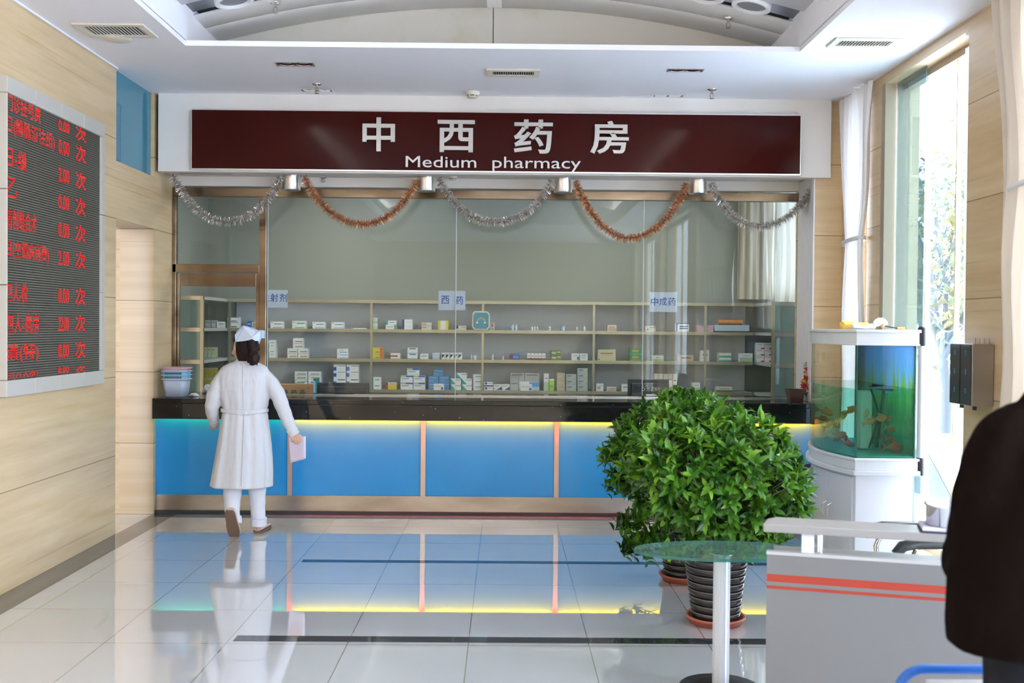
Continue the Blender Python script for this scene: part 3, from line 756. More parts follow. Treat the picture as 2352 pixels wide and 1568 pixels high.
for i, (zc, pxe, txt, num) in enumerate(rows):
    ch = 0.115
    zb = zc - ch / 2
    h = ch
    if zb < iz0 + 0.002: h = ch - (iz0 + 0.002 - zb); zb = iz0 + 0.002
    if zb + h > iz1 - 0.002: h = iz1 - 0.002 - zb
    ya = iy0 + 0.005; yb = PX(pxe, 600, xt).y
    MB().text(txt, (xt, ya, zb), (0, 1, 0), (0, 0, 1), yb - ya, h, bold=0.008).build('item_text', mr_, board)
    y1, y2 = PX(134, 600, xt).y, PX(159, 600, xt).y; MB().text(num, (xt, y1, zb + 0.01), (0, 1, 0), (0, 0, 1), y2 - y1, h * 0.8, bold=0.02).build('price_text', mr_, board)
    y1, y2 = PX(173, 600, xt).y, PX(197, 600, xt).y; MB().text('次', (xt, y1, zb), (0, 1, 0), (0, 0, 1), y2 - y1, h, bold=0.012).build('unit_text', mr_, board)

# ------------------------------------------------------------------ curtains
def curtain(name, label, path, z0, z1, mat_, depth, folds, tie=None, group=None, seed=0, stripes=False, sub=10):
    """path: (x, y) pair at floor plan ends; folds swing along the normal. tie: height at which it is gathered"""
    rnd = random.Random(seed)
    (xa, ya), (xb, yb) = path; d = Vector((xb - xa, yb - ya, 0)); ln = d.length; d.normalize(); nn = Vector((-d.y, d.x, 0))
    n = folds * sub; rows_ = 26; grid = []
    amp = [rnd.uniform(0.5, 1.1) for _ in range(folds + 2)]; ph = [rnd.uniform(-0.5, 0.5) for _ in range(folds + 2)]
    for r in range(rows_ + 1):
        z = z0 + (z1 - z0) * r / rows_; ring = []
        for i in range(n + 1):
            u = i / n; fo = u * folds; k = int(fo)
            sc = 1.0
            if tie:
                zt, wt, uc, wtop, wbot = tie
                t = (z - zt) / (z1 - zt) if z > zt else (zt - z) / (zt - z0)
                sc = wt + ((wtop if z > zt else wbot) - wt) * min(1, t) ** 0.8
                u = uc + (u - uc) * sc
            o = sin(2 * pi * fo + ph[k] + 0.6 * sin(z * 1.3 + k)) * amp[k] * depth * (0.6 + 0.4 * sc)
            o += 0.25 * depth * sin(5 * z + 9 * u)
            ring.append(Vector((xa, ya, z)) + d * (u * ln) + nn * o)
        grid.append(ring)
    t = thing(name, label, 'curtain', ((xa + xb) / 2, (ya + yb) / 2, z0), group)
    MB().loft(grid, 0, False, True, False).build('drape', mat_, t)
    if tie:
        zt, wt, uc = tie[:3]
        c = Vector((xa, ya, zt)) + d * (uc * ln); hw = wt * ln / 2 + 0.005
        pts = [c + d * (hw * cos(a)) + nn * ((depth * 1.4 + 0.012) * sin(a)) + Vector((0, 0, 0.012 * cos(a))) for a in [2 * pi * k / 20 for k in range(21)]]
        MB().tube(pts, 0.006, 6, flat=3.0).build('tie_band', M['sheer'], t)
    return t
curtain('window_curtain', 'white curtain tied back beside the stone pier, behind the aquarium', ((2.752, 8.42), (2.752, 7.62)), 0.05, 3.46, M['sheer'], 0.032, 8, tie=(2.28, 0.52, 0.5, 0.92, 0.62), group='lobby window curtains', seed=3)
curtain('window_curtain', 'pale curtain at the picture edge, nearest to the person in brown jacket', ((2.72, 5.62), (2.72, 3.7)), 0.05, 3.46, M['curtain'], 0.055, 15, tie=(2.35, 0.88, 0.5, 1.0, 0.95), group='lobby window curtains', seed=5)
curtain('window_curtain', 'cream curtain edge hanging inside the tall bright window', ((2.90, 6.40), (2.90, 6.18)), 0.08, 3.36, M['sheer'], 0.018, 6, group='lobby window curtains', seed=7)
# pharmacy curtains: cream drapes with light striped folds
M['stripe_curtain'] = vary(cloth('striped_cream_curtain', (0.84, 0.82, 0.76), 0.09), (0.55, 0.50, 0.40), (14, 14, 0.02), 0.45, 0.55)
curtain('pharmacy_curtain', 'cream curtain with deep folds above the side cabinet behind glass', ((2.93, 10.98), (2.93, 9.05)), 1.86, 3.19, M['stripe_curtain'], 0.05, 14, group='pharmacy curtains', seed=21)
curtain('pharmacy_curtain', 'narrow cream curtain hanging on the back wall of the pharmacy', ((2.52, 11.02), (2.92, 11.02)), 1.90, 3.19, M['stripe_curtain'], 0.03, 5, group='pharmacy curtains', seed=22)

# ------------------------------------------------------------------ outside the window
ZO = -0.8
M['paving'] = vary(mat('pale_paving', (0.86, 0.87, 0.92), 0.8), (0.82, 0.83, 0.88), (0.6, 0.6, 0.6))
structure(MB().box(3.1, 60, -40, 70, ZO - 0.2, ZO), 'ground', M['paving'])
structure(MB().box(-30, 3.1, -60, -5.3, -0.9, -0.8), 'ground_front', M['paving'])
bld = thing('apartment_block', 'pale building far outside beyond the trees', 'building', (22, 40, ZO))
MB().box(15, 30, 37, 50, ZO, 5.5).build('wall', mat('pale_render', (0.72, 0.68, 0.62), 0.8), bld)
MB().box(14.7, 30.3, 36.7, 50.3, 5.5, 5.9).build('roof', M['white_paint'], bld)
for i in range(4):
    MB().box(16 + i * 3.4, 17.8 + i * 3.4, 36.93, 36.99, 1.2, 3.0).build('window', M['grey_channel'], bld)
def leaf(mb, p, d, nrm, ln, wd, m, droop=0.15):
    s = d.cross(nrm).normalized(); n2 = s.cross(d).normalized()
    a = p; b1 = p + d * ln * 0.35 + n2 * ln * 0.05; b2 = p + d * ln * 0.72 + n2 * ln * 0.02; c = p + d * ln - n2 * ln * droop
    w1 = s * wd * 0.5; up = n2 * wd * 0.16
    mb.add([a, b1 - w1 + up, b1, b1 + w1 + up, b2 - w1 * 0.8 + up, b2, b2 + w1 * 0.8 + up, c],
           [(0, 2, 1), (0, 3, 2), (1, 2, 5, 4), (2, 3, 6, 5), (4, 5, 7), (5, 6, 7)], m, True)
def tree(x, y, h, rad, cols, label, seed, dens=900, trunk_h=0.45):
    rnd = random.Random(seed)
    t = thing('tree', label, 'tree', (x, y, ZO), 'trees outside the window')
    mb = MB(); zt = ZO + h * trunk_h
    mb.tube([(x, y, ZO), (x + 0.05, y, zt * 0.5), (x, y, zt)], [0.11, 0.09, 0.075], 8)
    tips = []
    for k in range(16):
        a = rnd.uniform(0, 2 * pi); r = rad * rnd.uniform(0.3, 0.85); z2 = ZO + h * rnd.uniform(trunk_h + 0.1, 0.97)
        e = Vector((x + r * cos(a), y + r * sin(a), z2)); mb.tube([(x, y, zt - 0.05), ((x + e.x) / 2 + 0.1, (y + e.y) / 2, zt + (z2 - zt) * 0.6), e], [0.05, 0.03, 0.012], 5); tips.append(e)
    mb.build('trunk', mat('bark', (0.06, 0.06, 0.06), 0.9), t)
    mb = MB()
    for k in range(dens):
        e = rnd.choice(tips); p = e + Vector((rnd.gauss(0, 1), rnd.gauss(0, 1), rnd.gauss(0, 1))) * rad * 0.24
        d = Vector((rnd.uniform(-1, 1), rnd.uniform(-1, 1), rnd.uniform(-1, 0.4))).normalized(); nn = Vector((rnd.uniform(-1, 1), rnd.uniform(-1, 1), 1)).normalized()
        leaf(mb, p, d, nn, rnd.uniform(0.12, 0.2), rnd.uniform(0.06, 0.1), rnd.randrange(len(cols)))
    mb.build('foliage', cols, t)
LG = [mat('yellow_leaf', (0.13, 0.105, 0.028), 0.6), mat('olive_leaf', (0.065, 0.08, 0.03), 0.6), mat('green_leaf', (0.035, 0.055, 0.028), 0.6)]
tree(6.15, 14.2, 4.6, 1.6, LG[:2] + [LG[0]], 'yellow autumn tree with forked trunk just outside the window', 31)
tree(10.2, 24.5, 6.5, 2.0, LG[1:], 'green tree behind the yellow tree outside the window', 32, 1800)
tree(7.6, 18.4, 5.2, 1.3, LG, 'olive green tree far behind the window glass', 33)
car = thing('parked_car', 'pale car parked outside behind the aquarium', 'car', (4.6, 9.6, ZO))
prof = [(-2.1, 0.25), (-2.1, 0.7), (-1.5, 0.82), (-0.8, 1.32), (0.6, 1.36), (1.35, 0.9), (2.05, 0.78), (2.1, 0.3)]
MB().prism(prof, lambda u, v, w: Vector((4.6 + w, 9.6 - u, ZO + v)), -0.8, 0.8).build('body', mat('white_car_paint', (0.75, 0.76, 0.78), 0.2), car, bevel=0.06)
MB().prism([(-1.3, 0.86), (-0.78, 1.26), (0.55, 1.29), (1.15, 0.9)], lambda u, v, w: Vector((4.6 + w, 9.6 - u, ZO + v)), -0.81, 0.81).build('side_windows', M['dark'], car)
for sx in (-0.72, 0.72):
    for sy in (-1.35, 1.35):
        MB().lathe([(0.31, -0.09), (0.31, 0.09)], (0, 0, 0), 24).build('wheel', M['black'], car)
        w_ = [o for o in S.objects if o.name.startswith('wheel')][-1]
        for v in w_.data.vertices:
            q = v.co + ORG[car.name]; v.co = Vector((4.6 + sx + q.z, 9.6 + sy + q.x, ZO + 0.315 + q.y)) - ORG[car.name]
# ------------------------------------------------------------------ aquarium
AY0, AY1, AXB = 6.60, 7.75, 2.69
def bow(t, off=0.0): return 2.296 - 0.42 * t + 0.50 * t * t - off
def tank_outline(off=0.0, n=18):
    """plan: near end right -> near end left -> bowed front -> far end -> wall side"""
    pts = [(AXB + min(off, 0.02), AY0 - off), (bow(0) - off * 0.6, AY0 - off)]
    for i in range(1, n):
        t = i / n; pts.append((bow(t, off), AY0 + (AY1 - AY0) * t))
    pts += [(bow(1) - off * 0.4, AY1 + off), (AXB + min(off, 0.02), AY1 + off)]
    return pts
def slab(mb, off, z0, z1, m=0):
    return mb.prism(tank_outline(off), lambda u, v, w: Vector((u, v, w)), z0, z1, m)
aq = thing('aquarium', 'bow-fronted fish tank on white cabinet by the window', 'aquarium', (2.5, 7.3, 0))
M['tank_white'] = mat('tank_white_trim', (0.80, 0.82, 0.84), 0.3)
M['cab_white'] = mat('white_laminate', (0.80, 0.81, 0.83), 0.25)
zh1, zh0, zg0, zb1, zb0 = 1.582, 1.478, 0.742, 0.742, 0.632
mb = MB(); slab(mb, 0.012, zh0, zh1 - 0.02); slab(mb, 0.022, zh1 - 0.02, zh1); slab(mb, 0.016, zh0, zh0 + 0.012)
mb.build('hood', M['tank_white'], aq, bevel=0.004)
mb = MB(); slab(mb, 0.012, zb0 + 0.03, zb1); slab(mb, 0.02, zb1 - 0.018, zb1 - 0.002); slab(mb, 0.035, zb0, zb0 + 0.03)
mb.build('base_trim', M['tank_white'], aq, bevel=0.004)
cab = MB(); slab(cab, -0.012, 0.06, zb0); cab = cab.build('cabinet', M['cab_white'], aq, bevel=0.003)
mb = MB(); slab(mb, 0.02, 0.0015, 0.06); mb.build('plinth', M['tank_white'], aq, bevel=0.006)
# doors: thin curved leaves on the bowed face
def bowstrip(mb, t0, t1, z0, z1, off, th=0.006, n=8):
    lo = []
    for i in range(n + 1):
        t = t0 + (t1 - t0) * i / n; y = AY0 + (AY1 - AY0) * t
        lo.append([Vector((bow(t, off) + k * th, y, z)) for k, z in ((0, z0), (0, z1), (1, z1), (1, z0))])
    return mb.loft(lo, 0, True, False)
for k in range(4):
    t0, t1 = 0.03 + k * 0.24, 0.03 + k * 0.24 + 0.235
    dr = MB(); bowstrip(dr, t0, t1, 0.09, zb0 - 0.02, -0.004)
    dr = dr.build('cabinet_door', M['cab_white'], cab)
    th_ = t1 - 0.03 if k % 2 == 0 else t0 + 0.03
    y = AY0 + (AY1 - AY0) * th_; x = bow(th_, -0.004)
    pts = [(x, y, 0.30), (x - 0.025, y, 0.315), (x - 0.03, y, 0.35), (x - 0.025, y, 0.385), (x, y, 0.40)]
    MB().tube(pts, 0.004, 6).build('handle', M['chrome'], dr)
for z0, z1 in ((zh0, zh1 + 0.01), (zb0, zb1)):
    MB().lathe([(0.028, z0), (0.028, z1), (0.018, z1 + 0.012), (0.002, z1 + 0.014)], (AXB + 0.034, AY0 + 0.005, 0), 20).build('corner_cap', M['black'], aq)
MB().lathe([(0.024, zb1), (0.024, zh0)], (AXB + 0.034, AY0 + 0.005, 0), 20).build('corner_post', M['white_plastic'], aq)
# glass shell
M['tank_glass'] = glass('tank_glass', (0.93, 0.98, 0.96), 1.5)
pts = tank_outline(0.0)
mb = MB(); ring = [[Vector((x, y, z)) for x, y in pts[:-1]] for z in (zg0, zh0)]
mb.loft(ring, 0, False, False, False)
mb.build('tank_pane', M['tank_glass'], aq)
M['tank_edge'] = glass('green_glass_edge', (0.25, 0.55, 0.45), 1.5, 0, 0.35, (0.1, 0.35, 0.3))
for xa_, xb_ in ((bow(0) - 0.001, bow(0) + 0.009), (AXB - 0.012, AXB - 0.004)): MB().box(xa_, xb_, AY0 + 0.001, AY0 + 0.012, zg0, zh0).build('glass_edge', M['tank_edge'], aq)
# water
M['water'] = glass('green_water', (0.56, 0.89, 0.79), 1.33, 0, 0.08, (0.06, 0.40, 0.30))
mb = MB(); slab(mb, -0.008, zg0 + 0.002, 1.195); mb.build('water', M['water'], aq)
MB().prism(tank_outline(-0.01), lambda u, v, w: Vector((u, v, w)), zg0 + 0.003, zg0 + 0.012).build('tank_floor', mat('tank_floor', (0.18, 0.42, 0.36), 0.4), aq)
# printed background on the window side
mbk = mat('printed_plant_backdrop', (0.1, 0.3, 0.4), 0.4)
nt = mbk.node_tree; b = nt.nodes['Principled BSDF']; L = nt.links
g = nd(nt, 'ShaderNodeNewGeometry'); sp = nd(nt, 'ShaderNodeSeparateXYZ'); L.new(g.outputs['Position'], sp.inputs[0])
mp = nd(nt, 'ShaderNodeMapping'); mp.inputs['Scale'].default_value = (22, 22, 3); L.new(g.outputs['Position'], mp.inputs['Vector'])
no = nd(nt, 'ShaderNodeTexNoise'); no.inputs['Detail'].default_value = 3; no.inputs['Scale'].default_value = 1; L.new(mp.outputs[0], no.inputs['Vector'])
ma = nd(nt, 'ShaderNodeMath', operation='MULTIPLY_ADD'); ma.inputs[1].default_value = 0.7; L.new(no.outputs['Fac'], ma.inputs[0]); L.new(sp.outputs['Z'], ma.inputs[2])
mr = nd(nt, 'ShaderNodeMapRange'); mr.inputs['From Min'].default_value = 1.0; mr.inputs['From Max'].default_value = 1.95; L.new(ma.outputs[0], mr.inputs['Value'])
rp = nd(nt, 'ShaderNodeValToRGB'); e = rp.color_ramp.elements
e[0].position = 0; e[0].color = (0.01, 0.10, 0.08, 1); e[1].position = 1; e[1].color = (0.25, 0.37, 0.52, 1)
for p_, c_ in ((0.35, (0.04, 0.22, 0.10, 1)), (0.55, (0.24, 0.36, 0.14, 1)), (0.66, (0.20, 0.36, 0.46, 1))):
    q = rp.color_ramp.elements.new(p_); q.color = c_
L.new(mr.outputs[0], rp.inputs['Fac']); L.new(rp.outputs[0], b.inputs['Base Color'])
tl = nd(nt, 'ShaderNodeBsdfTranslucent'); L.new(rp.outputs[0], tl.inputs['Color']); mxs = nd(nt, 'ShaderNodeMixShader'); mxs.inputs['Fac'].default_value = 0.6
L.new(b.outputs[0], mxs.inputs[1]); L.new(tl.outputs[0], mxs.inputs[2]); L.new(mxs.outputs[0], nt.nodes['Material Output'].inputs['Surface'])
mb = MB(); mb.box(AXB - 0.006, AXB - 0.001, AY0 + 0.02, AY1, zg0, zh0); pass
mb.build('printed_backdrop', mbk, aq)
# equipment
MB().box(2.45, 2.53, 6.95, 7.03, zg0 + 0.02, 1.16).build('filter_box', mat('pale_filter_plastic', (0.70, 0.78, 0.70), 0.4), aq, bevel=0.006)
mb = MB(); mb.tube([(2.50, 6.92, 1.20), (2.56, 6.9, 1.0), (2.50, 6.92, zg0 + 0.03)], 0.008); mb.tube([(2.60, 6.93, 1.17), (2.59, 6.95, 1.0), (2.56, 6.95, zg0 + 0.03)], 0.012)
mb.tube([(2.54, 7.0, 1.19), (2.70, 7.0, 1.17)], 0.018)
mb.build('pump_tube', M['black'], aq)
mb = MB(); mb.box(2.575, 2.60, 6.86, 6.90, zg0 + 0.02, 1.15); mb.build('heater', M['green_glass'], aq)
# fish
M['fish_o'] = mat('orange_scales', (0.95, 0.26, 0.06), 0.35); M['fish_r'] = mat('red_scales', (0.90, 0.12, 0.05), 0.35); M['fish_y'] = mat('pale_gold_scales', (0.75, 0.48, 0.18), 0.4)
fish_px = [(2080, 1030, 6.78, 0.17, 'r'), (2045, 1010, 6.8, 0.12, 'r'), (2068, 985, 6.85, 0.12, 'o'), (2022, 960, 6.84, 0.13, 'o'), (2050, 1000, 6.95, 0.10, 'o'), (1990, 950, 6.86, 0.12, 'y'), (1998, 968, 6.9, 0.1, 'o'), (2035, 1002, 7.05, 0.09, 'r'), (2078, 962, 6.9, 0.09, 'o'),
           (1897, 945, 7.3, 0.13, 'o'), (1905, 972, 7.2, 0.13, 'o'), (1935, 955, 7.05, 0.14, 'y'), (1953, 942, 7.0, 0.12, 'o'), (1915, 990, 7.25, 0.12, 'y'), (1928, 1000, 7.1, 0.12, 'o'), (1942, 1005, 7.05, 0.12, 'r'), (1948, 1020, 7.0, 0.1, 'r'), (1888, 960, 7.45, 0.1, 'o'), (1913, 1005, 7.2, 0.11, 'y'), (1920, 975, 7.3, 0.1, 'o')]
names_ = {'o': 'orange goldfish', 'r': 'red goldfish', 'y': 'pale golden goldfish'}
rnd = random.Random(5)
spots = ['lowest in the tank corner by the black cap', 'low in the end of the tank, behind the lowest', 'above the lowest fish in the end pane', 'mid-water left of the end pane', 'behind the pump tubes', 'in front of the pale filter', 'just right of the pale filter', 'deep at the back of the tank', 'close to the printed backdrop',
         'highest at the bowed pane', 'in the middle of the bowed pane', 'upright beside the glass edge, bowed pane', 'touching the glass edge, bowed pane', 'hanging low in the bowed pane', 'under the yellow reflection in the bowed pane', 'low beside the glass edge, bowed pane', 'lowest behind the bowed pane', 'farthest along the bowed pane', 'tail down in the bowed pane', 'behind the others in the bowed pane']
for (px, py, y, ln, k), sp_ in zip(fish_px, spots):
    p = PY(px, py, y); p.z = min(max(p.z, zg0 + 0.05), 1.14)
    t_ = min(max((y - AY0) / (AY1 - AY0), 0), 1); p.x = min(max(p.x, bow(t_) + 0.06), AXB - 0.07)
    mfish = M['fish_' + k]
    an = rnd.uniform(-1.2, 1.2); pt = rnd.uniform(-0.6, 0.3)
    R = Matrix.Rotation(an, 3, 'Z') @ Matrix.Rotation(pt, 3, 'Y')
    t = thing('goldfish', names_[k] + ' ' + sp_, 'fish', p, 'goldfish in the aquarium')
    mb = MB(); rings = []
    for s, w, h in ((-0.32, 0.02, 0.05), (-0.2, 0.05, 0.11), (0, 0.11, 0.2), (0.2, 0.12, 0.2), (0.36, 0.08, 0.13), (0.45, 0.02, 0.03)):
        rings.append([p + R @ Vector((s * ln, w * ln * cos(a), h * ln * sin(a))) for a in [2 * pi * j / 10 for j in range(10)]])
    mb.loft(rings).build('body', mfish, t)
    mb = MB()
    mb.prism([(-0.3, 0), (-0.62, 0.2), (-0.5, 0), (-0.62, -0.2)], lambda u, v, w: p + R @ Vector((u * ln, w, v * ln)), -0.002, 0.002)
    mb.prism([(-0.1, 0.17), (0.15, 0.19), (-0.12, 0.3)], lambda u, v, w: p + R @ Vector((u * ln, w, v * ln)), -0.002, 0.002)
    mb.build('fin', mfish, t)

# things lying on the hood
ORG_ = None
p0 = PY(1962, 752, 6.95); zt = zh1 + 0.001
M['orange'] = mat('orange_plastic', (0.85, 0.22, 0.05), 0.5); M['yellow_cloth'] = mat('yellow_cloth', (0.85, 0.52, 0.10), 0.9)
rnd = random.Random(8)
cl = MB(); n = 26; rings = []
for i in range(9):
    s = i / 8; x = PY(1937 + 60 * s, 750, 6.95).x; ring = []
    for j in range(n):
        a = 2 * pi * j / n; r = 0.07 * (0.7 + 0.3 * sin(3 * a + i)) * (1 - 0.5 * s); ring.append(Vector((x + 0.006 * sin(5 * a), 6.98 + r * cos(a), zt + max(0.0, 0.028 * (1 - 0.3 * s) * (1 + sin(a)) + 0.008 * sin(4 * a + i)))))
    rings.append(ring)
tag(cl.loft(rings).build('folded_cloth', M['yellow_cloth']), 'yellow folded cloth lying on the aquarium hood', 'cloth')
du = PY(2022, 742, 6.92)
t = thing('feather_duster', 'white fan duster with orange and black handle lying on the aquarium', 'duster', (du.x, 6.92, zt))
mb = MB()
for k in range(30):
    a = rnd.uniform(0.3, pi - 0.1); b_ = rnd.uniform(-0.9, 0.9)
    d = Vector((cos(a), b_ * 0.6, sin(a) * 0.8)).normalized(); c0 = Vector((du.x, 6.92, zt + 0.03)); r = 0.05
    e_ = c0 + d * r; e_.z = max(e_.z, zt + 0.004)
    mb.tube([c0, (c0 + e_) / 2, e_], [0.004, 0.014, 0.011], 6)
mb.build('feather', M['white_plastic'], t)
MB().ball((du.x + 0.004, 6.885, zt + 0.025), 0.014, sz=(1, .7, 1)).build('hub', M['orange'], t)
mb = MB().tube([(du.x + 0.01, 6.89, zt + 0.024), (du.x + 0.10, 6.88, zt + 0.010)], 0.005); mb.build('rod', M['black'], t)
MB().tube([(du.x + 0.10, 6.88, zt + 0.010), (du.x + 0.15, 6.878, zt + 0.0095)], 0.009).build('handle', M['orange'], t)
mb = MB(); rings = []
for i in range(8):
    s = i / 7; x = PY(1960 + 52 * s, 750, 6.9).x
    rings.append([Vector((x, 6.93 + 0.035 * (1 + .3 * sin(6 * s)) * cos(a), zt + max(0, 0.016 * (1 + sin(a)) * (1 + 0.3 * sin(9 * s)) + 0.003 * sin(5 * a)))) for a in [2 * pi * j / 14 for j in range(14)]])
tag(mb.loft(rings).build('crumpled_rag', cloth('pale_rag', (0.75, 0.70, 0.66), 0.2)), 'crumpled pale rag between yellow cloth and duster on the aquarium', 'cloth')

# steel control cabinet on the stone pier
wx0 = 2.665
t = thing('wall_cabinet', 'steel wall cabinet with two dark doors on the stone pier', 'cabinet', (2.74, 5.78, PX(2228, 935, wx0).z))
ya, yb = PX(2230, 860, wx0).y, PX(2181, 860, wx0).y
z1, z0 = PX(2228, 790, wx0).z, PX(2228, 933, wx0).z
MB().box(wx0 + 0.006, XR - 0.002, ya, yb, z0, z1).build('body', vary(mat('dull_steel', (0.42, 0.38, 0.34), 0.35, 0.8), (0.35, 0.32, 0.28)), t, bevel=0.004)
M['smoked'] = mat('smoked_door', (0.05, 0.055, 0.06), 0.15)
ymid = (ya + yb) / 2
for a, b_ in ((ya + 0.004, ymid - 0.006), (ymid + 0.006, yb - 0.004)):
    d = MB().box(wx0, wx0 + 0.006, a, b_, z0 + 0.004, z1 - 0.004).build('door', M['smoked'], t)
    mb = MB()
    for k in range(3): mb.box(wx0 - 0.0012, wx0 + 0.0005, (a + b_) / 2 - 0.006, (a + b_) / 2 + 0.006, z0 + 0.07 + k * 0.11, z0 + 0.10 + k * 0.11)
    mb.build('indicator', mat('blue_marks', (0.03, 0.18, 0.35), 0.4), d)
for k in range(4):
    xx = wx0 + 0.03 + k * 0.027; MB().tube([(xx, ya + 0.02 + k * .004, z1), (xx, ya + 0.02 + k * .004, z1 + 0.035)], 0.005).build('bolt', M['steel'], t)
for k in range(2):
    yy = ya + (yb - ya) * (0.2 + 0.6 * k); MB().lathe([(0.012, z0 - 0.025), (0.012, z0)], (wx0 + 0.05, yy, 0), 12).build('cable_gland', M['black'], t)

# blue bin behind the aquarium
t = thing('waste_bin', 'blue plastic waste bin between counter and aquarium cabinet', 'bin', (2.50, 8.14, 0))
M['blue_plastic'] = mat('blue_plastic', (0.06, 0.09, 0.62), 0.4)
bx, by = PY(1872, 1200, 8.14).x + 0.04, 8.14
MB().lathe([(0.10, 0.0015), (0.105, 0.004), (0.145, 0.45), (0.138, 0.452), (0.098, 0.012), (0.002, 0.011)], (bx, by, 0), 32, 0, False).build('bucket', M['blue_plastic'], t)
MB().lathe([(0.146, 0.445), (0.156, 0.452), (0.156, 0.475), (0.142, 0.478), (0.138, 0.455)], (bx, by, 0), 32, 0, False).build('rim', mat('dark_blue_rim', (0.02, 0.02, 0.14), 0.35), t)
MB().box(bx - 0.155, bx - 0.10, by - 0.12, by - 0.085, 0.37, 0.45).build('handle', M['dark'], t, bevel=0.004)

# ------------------------------------------------------------------ bushes in ribbed pots
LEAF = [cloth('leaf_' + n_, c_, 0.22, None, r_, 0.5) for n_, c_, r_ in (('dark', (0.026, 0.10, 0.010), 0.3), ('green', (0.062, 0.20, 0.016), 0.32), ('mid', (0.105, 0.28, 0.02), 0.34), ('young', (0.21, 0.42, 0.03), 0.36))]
M['twig'] = mat('twig', (0.30, 0.22, 0.13), 0.8)
M['pot_black'] = mat('black_glazed_pot', (0.018, 0.018, 0.022), 0.12); M['terracotta'] = mat('terracotta_plastic', (0.50, 0.13, 0.07), 0.45); M['soil'] = mat('soil', (0.05, 0.035, 0.02), 0.95)
M['pot_line'] = mat('pot_glaze_edge', (0.20, 0.16, 0.13), 0.35)
def bush(x, y, label, rx, ry, zc, rz, seed, tips_n, lean=0.0, low=0.0, extra=()):
    rnd = random.Random(seed)
    t = thing('potted_bush', label, 'plant', (x, y, 0), 'potted bushes on the lobby floor')
    H = 0.385; prof = [(0.118, 0.022)]
    nr = 8
    for k in range(nr):
        z0_ = 0.03 + (H - 0.06) * k / nr; z1_ = 0.03 + (H - 0.06) * (k + 1) / nr
        r0_ = 0.122 + 0.042 * k / nr
        prof += [(r0_, z0_), (r0_ + 0.010, z0_ + (z1_ - z0_) * 0.45), (r0_ + 0.011, z0_ + (z1_ - z0_) * 0.8), (r0_ + 0.002, z1_ - 0.002)]
    prof += [(0.176, H - 0.028), (0.182, H - 0.02), (0.182, H), (0.168, H), (0.160, H - 0.05), (0.13, H - 0.05)]
    pot = MB().lathe(prof, (x, y, 0), 48, 0, False).build('pot', M['pot_black'], t)
    mb = MB()
    for k in range(1, nr + 1):
        z_ = 0.03 + (H - 0.06) * k / nr; r_ = 0.124 + 0.042 * (k - 1) / nr + 0.0095
        mb.lathe([(r_ - 0.004, z_ - 0.008), (r_ + 0.001, z_ - 0.006), (r_ - 0.004, z_ - 0.003)], (x, y, 0), 48, 0, False)
    mb.build('glaze_rings', M['pot_line'], pot)
    MB().lathe([(0.181, H - 0.004), (0.186, H - 0.002), (0.186, H + 0.008), (0.166, H + 0.008), (0.166, H - 0.02)], (x, y, 0), 48, 0, False).build('liner_rim', M['terracotta'], t)
    MB().lathe([(0.16, H - 0.035), (0.06, H - 0.028), (0.002, H - 0.026)], (x, y, 0), 24, 0, False).build('soil', M['soil'], t)
    MB().lathe([(0.002, 0.0015), (0.135, 0.0015), (0.152, 0.03), (0.160, 0.034), (0.160, 0.042), (0.148, 0.042), (0.142, 0.036), (0.13, 0.012), (0.002, 0.01)], (x, y, 0), 48, 0, False).build('saucer', M['terracotta'], t)
    stems = MB(); lv = MB()
    base = Vector((x, y, H - 0.03))
    tips = []
    for k in range(tips_n):
        # spread tips over the crown, most of them near its surface
        u = rnd.uniform(-1, 1); a = rnd.uniform(0, 2 * pi); rr = (1 - rnd.random() ** 2.2 * 0.45)
        s = math.sqrt(max(0, 1 - u * u))
        lump = 1 + 0.10 * sin(3 * a + seed) + 0.07 * sin(5 * a + 2.3 * u)
        p = Vector((x + lean * u + rx * s * cos(a) * rr * lump, y + ry * s * sin(a) * rr * lump, zc + rz * u * rr))
        nrm = Vector((s * cos(a) / rx, s * sin(a) / ry, u / rz + 0.5)).normalized()
        if p.z < 0.44 + low and rnd.random() < 0.6: continue
        tips.append((p, nrm))
    for ex_ in extra:
        for k in range(7):
            tips.append((Vector(ex_) + Vector((rnd.gauss(0, .035), rnd.gauss(0, .04), rnd.gauss(0, .03))), Vector((0.5, -0.3, 0.5)).normalized()))
    for i, (p, nrm) in enumerate(tips):
        bent = (p - base); c1 = base + Vector((bent.x * 0.25, bent.y * 0.25, bent.z * 0.55))
        if i % 4 == 0: stems.tube([base + Vector((rnd.gauss(0, .03), rnd.gauss(0, .03), 0)), c1, p], [0.006, 0.0045, 0.002], 5)
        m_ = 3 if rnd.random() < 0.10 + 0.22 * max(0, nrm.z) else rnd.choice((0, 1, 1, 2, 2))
        t1 = nrm.cross(Vector((0.3, 0.2, 1))).normalized(); t2 = nrm.cross(t1)
        nl = rnd.randint(6, 8); a0 = rnd.uniform(0, 6.28)
        for j in range(nl):
            a = a0 + j * 2.4; open_ = 0.35 + 0.75 * (j / nl)
            d = (nrm * (1.05 - 0.75 * open_) + (t1 * cos(a) + t2 * sin(a)) * open_).normalized()
            q = p - nrm * (0.035 * j / nl); mj = m_ if rnd.random() < 0.7 else rnd.randrange(3)
            leaf(lv, q, d, (nrm + Vector((rnd.gauss(0, .3), rnd.gauss(0, .3), .4))).normalized(), rnd.uniform(0.058, 0.092), rnd.uniform(0.022, 0.032), mj, rnd.uniform(-0.02, 0.22))
    stems.build('stems', M['twig'], t)
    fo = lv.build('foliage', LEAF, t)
    return t
bp = PZ(1637, 1452, 0); bp.y = 5.43
bp.x = PY(1637, 1400, 5.43).x
